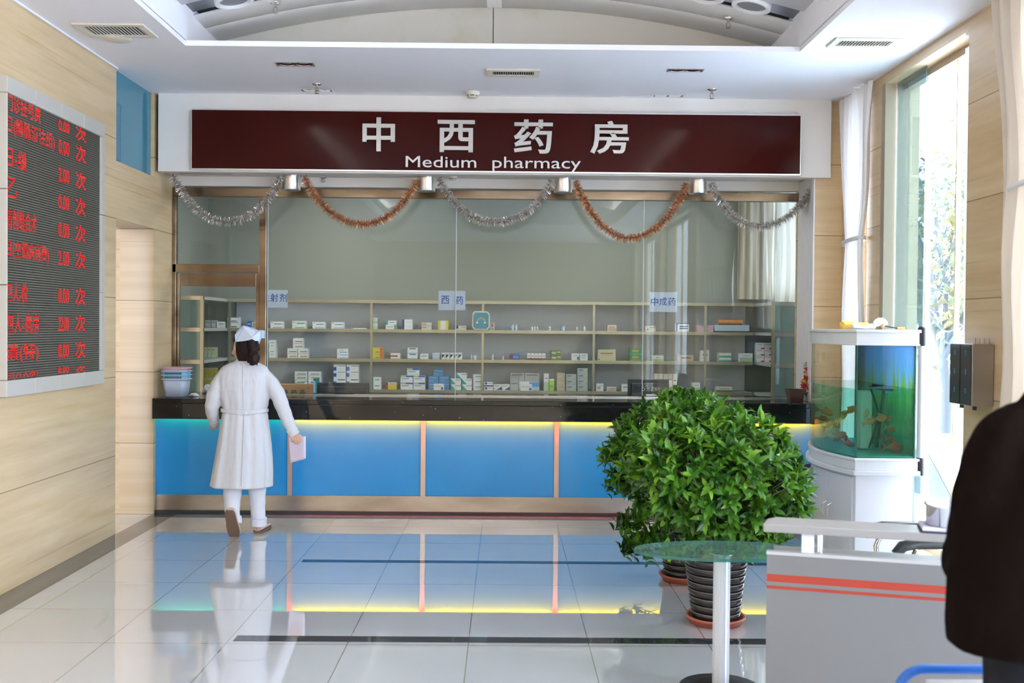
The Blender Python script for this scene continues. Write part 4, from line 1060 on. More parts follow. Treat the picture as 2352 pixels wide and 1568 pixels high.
bush(bp.x + 0.015, 5.43, 'round leafy bush in black ribbed pot right behind the glass table post', 0.43, 0.40, 0.81, 0.36, 41, 820, -0.08, extra=[PY(1833, 1175, 5.5), PY(1790, 1235, 5.4), PY(1815, 1120, 5.5), PY(1800, 1080, 5.5), PY(1765, 1205, 5.4), PY(1740, 1245, 5.3), PY(1700, 1255, 5.3), PY(1560, 1255, 5.3)])
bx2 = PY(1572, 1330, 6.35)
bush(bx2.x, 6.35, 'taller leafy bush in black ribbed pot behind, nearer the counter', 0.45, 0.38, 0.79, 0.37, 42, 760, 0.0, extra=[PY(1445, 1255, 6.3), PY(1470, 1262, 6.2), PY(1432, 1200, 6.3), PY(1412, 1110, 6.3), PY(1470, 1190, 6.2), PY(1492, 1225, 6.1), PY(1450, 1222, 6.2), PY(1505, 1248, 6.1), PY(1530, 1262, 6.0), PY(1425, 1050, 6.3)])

# ------------------------------------------------------------------ glass table, reception desk and what is around it
tx, ty = PY(1657, 1400, 4.42).x, 4.42
tz = PY(1657, 1262, ty).z
t = thing('glass_table', 'small oval glass table on one white post before the bushes', 'table', (tx, ty, 0))
hw = 203 / FPX * ty
el = [(hw * cos(a), 0.185 * sin(a)) for a in [2 * pi * k / 64 for k in range(64)]]
MB().prism(el, lambda u, v, w: Vector((tx + u, ty + v, w)), tz - 0.012, tz).build('glass_top', M['green_glass'], t)
rim_ = MB().loft([[Vector((tx + hw * r * cos(a), ty + 0.185 * r * sin(a), z)) for a in [2 * pi * k / 64 for k in range(64)]] for r, z in ((1.0, tz - 0.0125), (1.004, tz - 0.006), (1.0, tz + 0.0005))], 0, False)
rim_.build('glass_rim', M['tank_edge'], t)
M['white_metal'] = mat('white_metal_tube', (0.74, 0.76, 0.80), 0.3, 0.2)
MB().lathe([(0.036, 0.02), (0.036, tz - 0.013)], (tx, ty, 0), 28).build('post', M['white_metal'], t)
mb = MB()
for k in range(14):
    a = 2 * pi * k / 14; mb.box(tx + 0.0355 * cos(a) - 0.0015, tx + 0.0355 * cos(a) + 0.0015, ty + 0.0355 * sin(a) - 0.0015, ty + 0.0355 * sin(a) + 0.0015, 0.03, tz - 0.02)
mb.build('post_ribs', M['white_metal'], t)
MB().lathe([(0.055, tz - 0.016), (0.055, tz - 0.0125)], (tx, ty, 0), 24).build('top_plate', M['chrome'], t)
MB().lathe([(0.18, 0.0015), (0.18, 0.008), (0.10, 0.018), (0.04, 0.024), (0.002, 0.024)], (tx, ty, 0), 40).build('base', M['black'], t)

# desk: front panel runs a little toward the camera on the right
dA = PY(1760, 1400, 3.80); dA = Vector((dA.x, 3.80, 0)); dB = Vector((2.05, 3.50, 0))
du_ = (dB - dA).normalized(); dn = Vector((-du_.y, du_.x, 0))    # dn points away from the camera
def dk(u, v, w): return dA + du_ * u + dn * v + Vector((0, 0, w))
ZD = PY(1760, 1265, 3.80).z
desk = thing('reception_desk', 'grey-white reception desk with two orange stripes and raised shelf', 'desk', (dA.x + 0.5, 3.8, 0))
LD = (dB - dA).length
M['desk_grey'] = mat('desk_laminate', (0.182, 0.170, 0.158), 0.4)
def dbox(u0, u1, v0, v1, w0, w1, mb=None):
    mb = mb or MB()
    return mb.prism([(u0, v0), (u1, v0), (u1, v1), (u0, v1)], dk, w0, w1)
dbox(0, LD, 0, 0.018, 0.05, ZD - 0.012).build('front_panel', M['desk_grey'], desk)
dbox(-0.002, LD, -0.002, 0.03, ZD - 0.012, ZD).build('panel_edge', mat('pale_edge_strip', (0.45, 0.43, 0.40), 0.4), desk)
M['stripe'] = mat('orange_red_stripe', (0.37, 0.038, 0.013), 0.45)
zs = [PY(1762, y, 3.80).z for y in (1317, 1334, 1343, 1350)]
mb = MB(); dbox(0, LD, -0.0012, 0.002, zs[1], zs[0], mb); dbox(0, LD, -0.0012, 0.002, zs[3], zs[2], mb); mb.build('stripe', M['stripe'], desk)
dbox(0.02, LD, 0.03, 0.38, ZD - 0.08, ZD - 0.055).build('desktop', M['desk_grey'], desk)
dbox(0.02, 0.038, 0.03, 0.38, 0.002, ZD - 0.08).build('end_panel', M['desk_grey'], desk)
mb = MB(); dbox(0, LD, 0.0, 0.02, 0.002, 0.05, mb); mb.build('plinth', M['dark'], desk)
zsT, zsB = PY(1800, 1200, 3.82).z, PY(1800, 1221, 3.80).z
mb = MB(); mb.prism([(-0.015, -0.01), (LD, -0.01), (LD, 0.155), (0.03, 0.155), (-0.005, 0.10)], dk, zsB, zsT)
mb.build('raised_shelf', mat('pale_shelf', (0.30, 0.275, 0.25), 0.3), desk, bevel=0.004)
for u in (0.125, 0.9):
    dbox(u, u + 0.045, 0.012, 0.03, ZD, zsB).build('shelf_support', M['white_metal'], desk)
    MB().lathe([(0.012, ZD), (0.012, zsB)], tuple(dk(u + 0.066, 0.035, 0)), 16).build('shelf_support', M['chrome'], desk)
# things on the raised shelf
q = dk(0.80, 0.07, zsT + 0.001)
qb = PY(2118, 1200, 3.62)
u0 = (Vector((PY(2116, 1200, 3.66).x, 3.66, 0)) - dA).dot(du_)
t = thing('ledger', 'dark-edged pale ledger lying on the raised desk shelf', 'book', tuple(dk(u0 + 0.15, 0.06, zsT)))
dbox(u0, u0 + 0.30, -0.008, 0.13, zsT + 0.0005, zsT + 0.008).build('cover', mat('purple_black_cover', (0.045, 0.035, 0.07), 0.5), t)
dbox(u0 + 0.004, u0 + 0.30, -0.004, 0.128, zsT + 0.008, zsT + 0.022).build('pages', mat('lilac_paper', (0.62, 0.60, 0.70), 0.7), t)
zc_ = zsT + 0.0225; uc = u0 + 0.018 + 0.085
c = dk(uc, 0.062, 0)
t = thing('steel_pot', 'small stainless steel pot on the ledger at the desk', 'pot', (c.x, c.y, zc_))
MB().lathe([(0.072, zc_), (0.082, zc_ + 0.004), (0.082, zc_ + 0.068), (0.089, zc_ + 0.072), (0.089, zc_ + 0.077), (0.079, zc_ + 0.075), (0.078, zc_ + 0.006), (0.002, zc_ + 0.005)], (c.x, c.y, 0), 40, 0, False).build('bowl', M['chrome'], t)
hp = [Vector((c.x + 0.05, c.y - 0.07, zc_ + 0.06)), Vector((c.x + 0.10, c.y - 0.06, zc_ + 0.09)), Vector((c.x + 0.19, c.y - 0.04, zc_ + 0.085))]
hp = [Vector((c.x + 0.085, c.y, zc_ + 0.065)), Vector((c.x + 0.13, c.y + 0.02, zc_ + 0.085)), Vector((c.x + 0.21, c.y + 0.03, zc_ + 0.09))]
MB().tube(hp, 0.008).build('handle', M['steel'], t)
# office chair behind the desk: padded black arm, chrome frame
chx, chy = PY(2125, 1260, 4.45).x + 0.16, 4.45
ch = thing('office_chair', 'black padded armchair with chrome frame behind the reception desk', 'chair', (chx + 0.1, chy, 0))
za = PY(2120, 1247, chy).z
leather = mat('black_leather', (0.022, 0.024, 0.024), 0.28)
for k, yy in enumerate((chy, chy + 0.40)):
    pts = [(chx - 0.29, yy, za - 0.05), (chx - 0.26, yy, za - 0.015), (chx - 0.2, yy, za - 0.004), (chx - 0.02, yy, za - 0.004), (chx + 0.16, yy, za - 0.01)]
    MB().tube(pts, [0.032, 0.038, 0.036, 0.034, 0.03], 14, flat=0.62).build('armrest', leather, ch)
    pts = [(chx - 0.20, yy, za - 0.03), (chx - 0.23, yy, za - 0.10), (chx - 0.22, yy, za - 0.2), (chx - 0.2, yy, 0.42), (chx + 0.2, yy, 0.42), (chx + 0.22, yy, za - 0.1), (chx + 0.15, yy, za - 0.03)]
    MB().tube(pts, 0.012, 10).build('arm_frame', M['chrome'], ch)
    MB().tube([(chx - 0.2, yy, 0.42), (chx - 0.24, yy, 0.014), ], 0.012, 10).build('leg', M['chrome'], ch)
    MB().tube([(chx + 0.2, yy, 0.42), (chx + 0.24, yy, 0.014), ], 0.012, 10).build('leg', M['chrome'], ch)
MB().box(chx - 0.24, chx + 0.22, chy + 0.03, chy + 0.37, 0.41, 0.48).build('seat', leather, ch, bevel=0.03, seg=3)
MB().obox((chx + 0.26, chy + 0.20, 0.74), (0.035, 0.18, 0.26), Matrix.Rotation(0.14, 3, 'Y')).build('backrest', leather, ch, bevel=0.03, seg=3)
# blue framed chair in front of the desk
sy = 2.72; zt_ = PY(2120, 1536, sy).z; xl_ = PY(2062, 1560, sy).x
st = thing('visitor_chair', 'blue tubular chair with cream backrest in front of the desk stripes', 'chair', (xl_ + 0.22, sy - 0.2, 0))
bluef = mat('blue_lacquer_tube', (0.02, 0.13, 0.48), 0.3)
W_ = 0.44; r_ = 0.07
def corner(cx_, cz_, a0, a1, n=8): return [Vector((cx_ + r_ * cos(a0 + (a1 - a0) * k / n), sy, cz_ + r_ * sin(a0 + (a1 - a0) * k / n))) for k in range(n + 1)]
pts = [Vector((xl_, sy - 0.0, 0.40))] + corner(xl_ + r_, zt_ - r_, pi, pi / 2) + corner(xl_ + W_ - r_, zt_ - r_, pi / 2, 0) + [Vector((xl_ + W_, sy, 0.40))]
MB().tube(pts, 0.0125, 12).build('back_frame', bluef, st)
pad = [(xl_ + 0.03, 0.5), (xl_ + 0.03, zt_ - 0.07), (xl_ + 0.075, zt_ - 0.03), (xl_ + W_ - 0.075, zt_ - 0.03), (xl_ + W_ - 0.03, zt_ - 0.07), (xl_ + W_ - 0.03, 0.5)]
MB().prism(pad, lambda u, v, w: Vector((u, w, v)), sy - 0.012, sy + 0.012).build('backrest', vary(mat('cream_vinyl', (0.66, 0.62, 0.54), 0.5), (0.45, 0.38, 0.26), (6, 6, 6), 0.55, 0.75), st, bevel=0.006)
MB().box(xl_ + 0.01, xl_ + W_ - 0.01, sy + 0.01, sy + 0.42, 0.40, 0.44).build('seat', bluef, st, bevel=0.012)
for xx in (xl_, xl_ + W_):
    MB().tube([(xx, sy, 0.40), (xx, sy - 0.03, 0.013)], 0.0125, 10).build('leg', bluef, st)
    MB().tube([(xx, sy + 0.40, 0.40), (xx, sy + 0.42, 0.013)], 0.0125, 10).build('leg', bluef, st)
    MB().tube([(xx, sy + 0.40, 0.40), (xx, sy, 0.40)], 0.0125, 10).build('side_rail', bluef, st)
# ------------------------------------------------------------------ medicine shelving behind the glass
YS = 10.70
M['shelf_metal'] = mat('pale_gold_shelf_edge', (0.46, 0.42, 0.31), 0.3, 0.7)
M['shelf_board'] = mat('shelf_board', (0.45, 0.46, 0.45), 0.4)
SH = [PY(1000, 690, YS).z, PY(1000, 757, YS).z, PY(1000, 825, YS).z, PY(1000, 895.5, YS).z]
sx0, sx1 = -2.92, 2.62
M['cab_dark'] = mat('dark_green_cabinet', (0.10, 0.13, 0.12), 0.25)
sh = thing('medicine_shelf', 'long metal-edged medicine shelf along the pharmacy back wall', 'shelf', (-0.15, 10.87, 0))
for k, z in enumerate(SH):
    o = MB().box(sx0, sx1, YS, 11.06, z - 0.03, z).build('shelf_board', M['shelf_board'], sh)
    MB().box(sx0, sx1, YS - 0.006, YS - 0.0005, z - 0.032, z + 0.001).build('metal_edge', M['shelf_metal'], o)
posts = [PY(px, 760, YS).x for px in (527, 853, 1109, 1364, 1620)]
for x in posts:
    MB().box(x - 0.012, x + 0.012, YS - 0.004, YS + 0.010, SH[3], SH[0] - 0.03).build('upright', M['shelf_metal'], sh)
MB().box(sx0, sx1, 11.05, 11.065, SH[3], SH[0]).build('back_panel', mat('shelf_back', (0.66, 0.66, 0.70), 0.5), sh)
base = MB().box(sx0, sx1, YS + 0.02, 11.06, 0.05, SH[3] - 0.03).build('base_cabinet', M['cab_dark'], sh)
for i in range(9):
    a = sx0 + (sx1 - sx0) * i / 9; MB().box(a + 0.01, a + (sx1 - sx0) / 9 - 0.01, YS + 0.012, YS + 0.019, 0.08, SH[3] - 0.05).build('sliding_pane', M['smoked'], base)
def side_unit(name, label, x0, x1, y0):
    t = thing(name, label, 'shelf', ((x0 + x1) / 2, (y0 + 11.05) / 2, 0))
    for k, z in enumerate(SH):
        MB().box(x0, x1, y0 + 0.006, 11.05, z - 0.03, z).build('shelf_board', M['shelf_board'], t)
        MB().box(x0, x1, y0 - 0.002, y0 + 0.006, z - 0.035, z + 0.003).build('metal_edge', M['steel'], t)
    for xx in (x0, x1 - 0.03): MB().box(xx, xx + 0.03, y0 - 0.004, y0 + 0.026, 0.0, SH[0]).build('upright', M['shelf_metal'], t)
    for za_, zb_ in zip(SH[1:] + [0.05], SH): MB().box(x0 + 0.03, x1 - 0.03, y0 + 0.008, y0 + 0.014, za_ + 0.003, zb_ - 0.035).build('end_pane', M['cabinet_glass'], t)
    return t
ly0 = 9.85; ry0 = 10.1
side_unit('side_shelf', 'shelf unit with frosted glass end behind the glazed door', PY(400, 780, ly0).x, PY(467, 780, ly0).x, ly0)
side_unit('side_shelf', 'shelf unit with frosted glass end below the pharmacy curtain', PY(1773, 780, ry0).x, PY(1838, 780, ry0).x, ry0)

# ------------------------------------------------------------------ medicine boxes
P_ = {}
def pc(name, c, r=0.5):
    if name not in P_: P_[name] = mat('carton_' + name, c, r)
    return P_[name]
pc('white', (0.78, 0.79, 0.80)); pc('ivory', (0.64, 0.62, 0.55)); pc('grey', (0.50, 0.51, 0.52)); pc('text', (0.12, 0.12, 0.14)); pc('orange', (0.62, 0.36, 0.08)); pc('blue', (0.03, 0.16, 0.55))
pc('sky', (0.10, 0.36, 0.68)); pc('light', (0.45, 0.58, 0.72)); pc('green', (0.04, 0.30, 0.12)); pc('lime', (0.32, 0.62, 0.06)); pc('teal', (0.04, 0.38, 0.36)); pc('red', (0.60, 0.06, 0.04)); pc('scarlet', (0.65, 0.17, 0.06)); pc('yellow', (0.72, 0.56, 0.06))
pc('cream', (0.66, 0.62, 0.40)); pc('navy', (0.03, 0.05, 0.20)); pc('maroon', (0.28, 0.04, 0.08)); pc('pink', (0.62, 0.34, 0.40)); pc('olive', (0.16, 0.22, 0.08)); pc('palegreen', (0.42, 0.58, 0.38)); pc('black', (0.03, 0.03, 0.03)); pc('tan', (0.52, 0.44, 0.32)); pc('brown', (0.34, 0.20, 0.07))
# style: carton colour, then printed areas (u0, u1, v0, v1, colour) on the front
STY = {
 'orange': ('white', [(0.08, 0.92, 0.44, 0.48, 'brown'), (0.2, 0.92, 0.62, 0.70, 'text'), (0.22, 0.92, 0.10, 0.24, 'orange')]),
 'green': ('white', [(0.35, 0.95, 0.62, 0.74, 'green'), (0.2, 0.92, 0.06, 0.15, 'green'), (0.05, 0.2, 0.78, 0.84, 'text')]),
 'skyline': ('white', [(0.3, 0.95, 0.60, 0.70, 'text'), (0.2, 0.98, 0.06, 0.17, 'sky'), (0.05, 0.2, 0.8, 0.86, 'text')]),
 'blackline': ('white', [(0, 1, 0.90, 0.97, 'black'), (0.2, 0.85, 0.12, 0.3, 'text')]),
 'plain': ('white', [(0.2, 0.8, 0.55, 0.66, 'text'), (0.2, 0.6, 0.3, 0.36, 'grey')]),
 'plaingrey': ('grey', [(0.15, 0.85, 0.68, 0.76, 'text'), (0.1, 0.7, 0.4, 0.45, 'white'), (0, 1, 0.0, 0.03, 'text')]),
 'blue': ('blue', [(0.1, 0.9, 0.5, 0.62, 'white')]),
 'medblue': ('sky', [(0.1, 0.9, 0.66, 0.76, 'light'), (0.05, 0.5, 0.25, 0.34, 'light')]),
 'logo': ('white', [(0, 0.24, 0.0, 0.62, 'blue'), (0.06, 0.18, 0.24, 0.38, 'light'), (0.35, 0.95, 0.72, 0.8, 'text'), (0.35, 0.7, 0.3, 0.35, 'grey')]),
 'vial': ('palegreen', [(0, 1, 0.55, 1.0, 'white'), (0.2, 0.8, 0.7, 0.78, 'text')]),
 'tealr': ('white', [(0.8, 1, 0, 1, 'teal'), (0.1, 0.7, 0.5, 0.6, 'text')]), 'teall': ('white', [(0, 0.22, 0, 1, 'teal'), (0.35, 0.85, 0.5, 0.62, 'text')]),
 'blackl': ('white', [(0, 0.2, 0, 1, 'navy'), (0.3, 0.9, 0.5, 0.56, 'grey')]),
 'redtext': ('ivory', [(0.06, 0.5, 0.4, 0.62, 'scarlet'), (0, 1, 0.92, 1, 'text')]),
 'yellowside': ('yellow', [(0.25, 0.75, 0.0, 1.0, 'white'), (0.35, 0.65, 0.5, 0.55, 'text')]),
 'darkl': ('ivory', [(0, 0.2, 0.3, 1, 'black'), (0.5, 0.9, 0.5, 0.6, 'maroon')]),
 'shield': ('ivory', [(0.25, 0.75, 0.45, 0.92, 'scarlet'), (0.2, 0.8, 0.15, 0.2, 'text')]),
 'bluew': ('sky', [(0.5, 1.0, 0, 1, 'white'), (0.1, 0.4, 0.4, 0.7, 'light')]),
 'bottle': ('white', [(0.1, 0.9, 0.25, 0.6, 'light')]),
 'oranget': ('ivory', [(0.1, 0.95, 0.3, 0.42, 'scarlet'), (0.1, 0.95, 0.08, 0.2, 'orange'), (0.2, 0.8, 0.6, 0.7, 'text')]),
 'greendot': ('ivory', [(0.12, 0.3, 0.2, 0.5, 'olive'), (0.4, 0.95, 0.65, 0.75, 'text')]),
 'navyl': ('white', [(0, 0.1, 0, 1, 'navy'), (0, 1, 0.9, 1, 'navy'), (0.25, 0.9, 0.55, 0.68, 'navy'), (0.25, 0.9, 0.3, 0.45, 'navy')]),
 'pinkbox': ('pink', [(0, 1, 0.8, 1, 'grey'), (0.3, 0.7, 0.3, 0.5, 'light')]),
 'yellowgreen': ('cream', [(0.1, 0.4, 0.2, 0.5, 'palegreen'), (0.7, 0.9, 0.1, 0.9, 'palegreen'), (0.2, 0.6, 0.7, 0.78, 'text')]),
 'greygreen': ('white', [(0, 0.12, 0.1, 0.7, 'palegreen'), (0.25, 0.8, 0.68, 0.74, 'text'), (0.3, 0.7, 0.3, 0.45, 'grey')]),
 'blueline': ('white', [(0, 1, 0.9, 0.96, 'text'), (0.25, 0.9, 0.12, 0.3, 'sky'), (0.25, 0.6, 0.5, 0.7, 'grey')]),
 'yr': ('yellow', [(0.68, 1, 0, 1, 'scarlet'), (0.3, 0.6, 0.12, 0.3, 'green'), (0.2, 0.6, 0.8, 0.84, 'green')]),
 'redband': ('white', [(0, 0.75, 0.35, 0.65, 'red'), (0, 1, 0, 0.12, 'palegreen')]),
 'blacktext': ('white', [(0.2, 0.85, 0.76, 0.9, 'black'), (0, 1, 0, 0.1, 'sky')]),
 'lblue': ('light', [(0.1, 0.9, 0.4, 0.5, 'white'), (0, 1, 0.86, 1, 'white')]),
 'tri': ('white', [(0.1, 0.9, 0.76, 0.82, 'grey')]),
 'bluered': ('blue', [(0, 0.35, 0.2, 0.9, 'maroon'), (0.4, 0.9, 0.4, 0.55, 'light')]),
 'maroon': ('white', [(0, 1, 0, 0.3, 'maroon'), (0.2, 0.8, 0.55, 0.65, 'text')]),
 'olive': ('olive', [(0.1, 0.5, 0.3, 0.7, 'palegreen'), (0.6, 0.9, 0.5, 0.8, 'palegreen')]),
 'creambig': ('cream', [(0.15, 0.85, 0.62, 0.70, 'brown'), (0.25, 0.75, 0.45, 0.5, 'tan'), (0.03, 0.1, 0.05, 0.15, 'green')]),
 'greenyel': ('green', [(0.2, 0.8, 0.45, 0.75, 'orange'), (0, 1, 0.05, 0.12, 'palegreen')]),
 'greenw': ('palegreen', [(0.1, 0.9, 0.4, 0.85, 'white'), (0.3, 0.8, 0.55, 0.65, 'text')]),
 'gold': ('tan', [(0.2, 0.8, 0.45, 0.62, 'text')]),
 'greenpair': ('palegreen', [(0.05, 0.95, 0.5, 0.85, 'white'), (0, 1, 0, 0.3, 'teal')]),
 'redcross': ('white', [(0.6, 1.0, 0.0, 0.22, 'red'), (0.1, 0.8, 0.7, 0.76, 'text')]),
 'yellowbot': ('yellow', [(0.28, 0.36, 0, 1, 'brown'), (0.62, 0.70, 0, 1, 'brown'), (0, 1, 0.86, 1, 'ivory'), (0, 1, 0.36, 0.44, 'orange')]),
 'yelred': ('yellow', [(0, 0.18, 0, 1, 'red'), (0, 1, 0.7, 1, 'white'), (0.3, 0.9, 0.78, 0.84, 'text')]),
 'bluetop': ('white', [(0, 0.45, 0.76, 1, 'palegreen'), (0.45, 1, 0.76, 1, 'blue'), (0.1, 0.7, 0.52, 0.6, 'maroon'), (0.7, 0.9, 0.2, 0.28, 'palegreen')]),
 'bluesw': ('white', [(0.1, 0.8, 0.6, 0.72, 'grey'), (0.75, 0.95, 0.1, 0.5, 'blue')]),
 'diag': ('white', [(0.45, 0.95, 0.7, 0.78, 'text'), (0.9, 1, 0.85, 1, 'orange')]),
 'navyd': ('white', [(0, 1, 0.75, 1, 'navy'), (0.1, 0.35, 0.2, 0.6, 'navy'), (0.45, 0.95, 0.4, 0.5, 'text')]),
 'swoosh': ('white', [(0.1, 0.7, 0.72, 0.8, 'text'), (0.05, 0.2, 0.2, 0.28, 'maroon')]),
 'palebig': ('grey', [(0.1, 0.85, 0.72, 0.8, 'text'), (0.5, 0.65, 0.3, 0.4, 'tan')]),
 'bigblue': ('light', [(0, 0.5, 0, 1, 'white'), (0.5, 1, 0.4, 0.9, 'sky')]),
 'greenround': ('grey', [(0.12, 0.55, 0.62, 0.74, 'text'), (0.68, 0.95, 0.15, 0.22, 'lime'), (0.86, 0.95, 0.2, 0.6, 'lime'), (0.1, 0.3, 0.3, 0.36, 'green')]),
 'lime': ('lime', [(0.2, 0.8, 0.35, 0.42, 'green'), (0, 1, 0.9, 1, 'white')]),
 'whitegreen': ('white', [(0, 1, 0, 0.5, 'palegreen'), (0.2, 0.8, 0.7, 0.74, 'text')]),
 'tanst': ('tan', [(0, 1, 0.62, 0.72, 'yellow'), (0.1, 0.8, 0.2, 0.5, 'grey')]),
 'pinkw': ('white', [(0.15, 0.6, 0.3, 0.6, 'pink'), (0.6, 0.9, 0.75, 0.8, 'text')]),
 'greyfive': ('ivory', [(0, 1, 0, 0.4, 'olive'), (0.2, 0.8, 0.6, 0.66, 'text')]),
 'bluediag': ('light', [(0.0, 1, 0, 0.2, 'white')]),
}
def carton(x0, x1, y0, y1, style, label, group, shelf, depth=0.10, back=0.0, yfix=None, jit=0.0):
    Y = (yfix if yfix is not None else YS + 0.012) + back
    a, b_ = PY(x0, y1, Y), PY(x1, y0, Y)
    h = b_.z - a.z
    z0 = shelf if shelf is not None else a.z
    basec, marks = STY[style]
    mats_ = [P_[basec]]; mb = MB()
    if style in ('bottle',):
        cxx = (a.x + b_.x) / 2; r = (b_.x - a.x) / 2
        mb.lathe([(r * .95, z0), (r, z0 + h * .08), (r, z0 + h * .62), (r * .5, z0 + h * .72), (r * .5, z0 + h * .76), (r * .6, z0 + h * .78), (r * .6, z0 + h)], (cxx, Y + r, 0), 16)
        mats_.append(P_['light']); mb.lathe([(r * 1.01, z0 + h * .2), (r * 1.01, z0 + h * .5)], (cxx, Y + r, 0), 16, 1, False)
        o = mb.build('pill_bottle', mats_)
        return tag(o, label, 'bottle', group)
    else:
        mb.box(a.x, b_.x, Y, Y + depth, z0, z0 + h)
        for u0, u1, v0, v1, c in marks:
            m = P_[c]
            if m not in mats_: mats_.append(m)
            w = b_.x - a.x; q0, q1 = a.x + w * u0, a.x + w * u1; r0, r1 = z0 + h * v0, z0 + h * v1
            mb.add([(q0, Y - 0.0006, r0), (q1, Y - 0.0006, r0), (q1, Y - 0.0006, r1), (q0, Y - 0.0006, r1)], [(0, 1, 2, 3)], mats_.index(m))
        if style in ('diag', 'tri', 'swoosh', 'bluediag'):
            m = P_[{'diag': 'teal', 'tri': 'black', 'swoosh': 'navy', 'bluediag': 'blue'}[style]]; mats_.append(m); w = b_.x - a.x
            tri = {'diag': [(0, 0), (0.5, 0), (0, 1)], 'tri': [(0.1, 0.15), (0.9, 0.7), (0.1, 0.7)], 'swoosh': [(0.3, 0.08), (0.98, 0.08), (0.98, 0.62)], 'bluediag': [(0, 0.15), (1, 0.15), (1, 0.9)]}[style]
            mb.add([(a.x + w * u, Y - 0.0008, z0 + h * v) for u, v in tri], [(0, 1, 2)], len(mats_) - 1)
    o = mb.build('medicine_box', mats_)
    return tag(o, label, 'medicine box', group)
G2, G3, G4 = 'medicine on the upper shelf', 'medicine on the middle shelf', 'medicine on the lower shelf'
s2, s3, s4 = SH[1] + 0.0015, SH[2] + 0.0015, SH[3] + 0.0015
def stack(lst, shelf, group):
    """lst: (x0, x1, y0, y1, style, label, level below or None)"""
    tops = {}
    for i, e in enumerate(lst):
        x0, x1, y0, y1, sty, lab = e[:6]; on = e[6] if len(e) > 6 else None; bk = e[7] if len(e) > 7 else 0.0
        z = shelf if on is None else tops[on]
        o = carton(x0, x1, y0, y1, sty, lab, group, z, back=bk)
        hh = PY(x0, y0, YS + bk).z - PY(x0, y1, YS + bk).z
        tops[i] = z + hh + 0.0006
stack([(498, 517, 739, 753, 'plain', 'plain white box seen through the door, left of two stacked boxes'), (522, 548, 740, 753, 'blackline', 'white box with black edge behind the door, lower of two'), (522, 548, 728, 739.5, 'blackline', 'white box with black edge behind the door, upper of two', 1),
       (568, 577, 737, 753, 'blue', 'narrow blue box by the door stile, upper shelf'), (578, 592, 739, 753, 'oranget', 'pale box with red print beside the narrow blue box'),
       (621, 649, 738, 753, 'skyline', 'white box under the sign 射剂 on the upper shelf'), (671, 702, 736, 753, 'green', 'white box with green lettering alone on the upper shelf'),
       (718, 746, 739, 754, 'skyline', 'white box with sky blue line, first right of green lettered box'), (761, 789, 739, 754, 'skyline', 'white box with sky blue line, second right of green lettered box'),
       (857, 867, 742.5, 755, 'vial', 'small green and white carton beside the shelf upright, lower'), (857, 867, 730, 742, 'vial', 'small green and white carton beside the shelf upright, upper', 9),
       (886, 910, 745, 755, 'tealr', 'white box with teal right end, lower of two'), (886, 910, 735, 744.5, 'teall', 'white box with teal left end, upper of two', 11),
       (924, 947, 744.5, 755, 'blackl', 'white box with dark left side, lower of two on upper shelf'), (924, 947, 732, 744, 'blackl', 'white box with dark left side, upper of two on upper shelf', 13),
       (968, 991, 746.5, 755, 'redtext', 'ivory box with red lettering, lower of two'), (968, 991, 738, 746, 'redtext', 'ivory box with red lettering, upper of two', 15),
       (1006, 1030, 735.5, 756, 'yellowside', 'white box with yellow sides below the 西药 sign'), (1048, 1071, 747.5, 757, 'darkl', 'low ivory box with black corner left of the rainbow plaque'),
       (1125, 1136, 741, 758, 'shield', 'small white carton with orange shield right of the rainbow plaque'),
       (1173, 1180, 746, 759, 'bluew', 'slim blue and white carton, left of a pair past the plaque'), (1181.5, 1188, 746, 759, 'bluew', 'slim blue and white carton, right of a pair past the plaque'),
       (1220, 1224.5, 749, 759, 'bottle', 'tiny white bottle, left of three on the upper shelf'), (1226, 1230.5, 749, 759, 'bottle', 'tiny white bottle, middle of three on the upper shelf'), (1232, 1236.5, 749, 759, 'bottle', 'tiny white bottle, right of three on the upper shelf'),
       (1260, 1265.5, 748, 760, 'bottle', 'tiny white bottle alone left of the small coloured carton'), (1288, 1297, 749.5, 760, 'bluew', 'small coloured carton between lone tiny bottles'),
       (1322.5, 1327.5, 751, 760.5, 'bottle', 'tiny white bottle first left of the upright below the wall reflection'), (1340, 1345, 750, 761, 'bottle', 'tiny white bottle touching the upright on the upper shelf'),
       (1395, 1416, 748, 761.5, 'oranget', 'ivory box with red and orange lines left of the 中成药 sign'), (1483, 1506, 750, 762.5, 'greendot', 'ivory box with green dot under the 中成药 sign'),
       (1553, 1583, 744.5, 764, 'navyl', 'white box with navy lettering, right of 中成药 sign'), (1601, 1639, 750, 765, 'pinkbox', 'pink box with grey lid by the last upright')], s2, G2)
tag(MB().box(PY(810, 754, YS).x, PY(840, 754, YS).x, YS + 0.02, YS + 0.1, s2, s2 + 0.009).build('leaflet', M['paper']), 'flat white leaflet lying on the upper shelf near the second upright', 'leaflet', None)
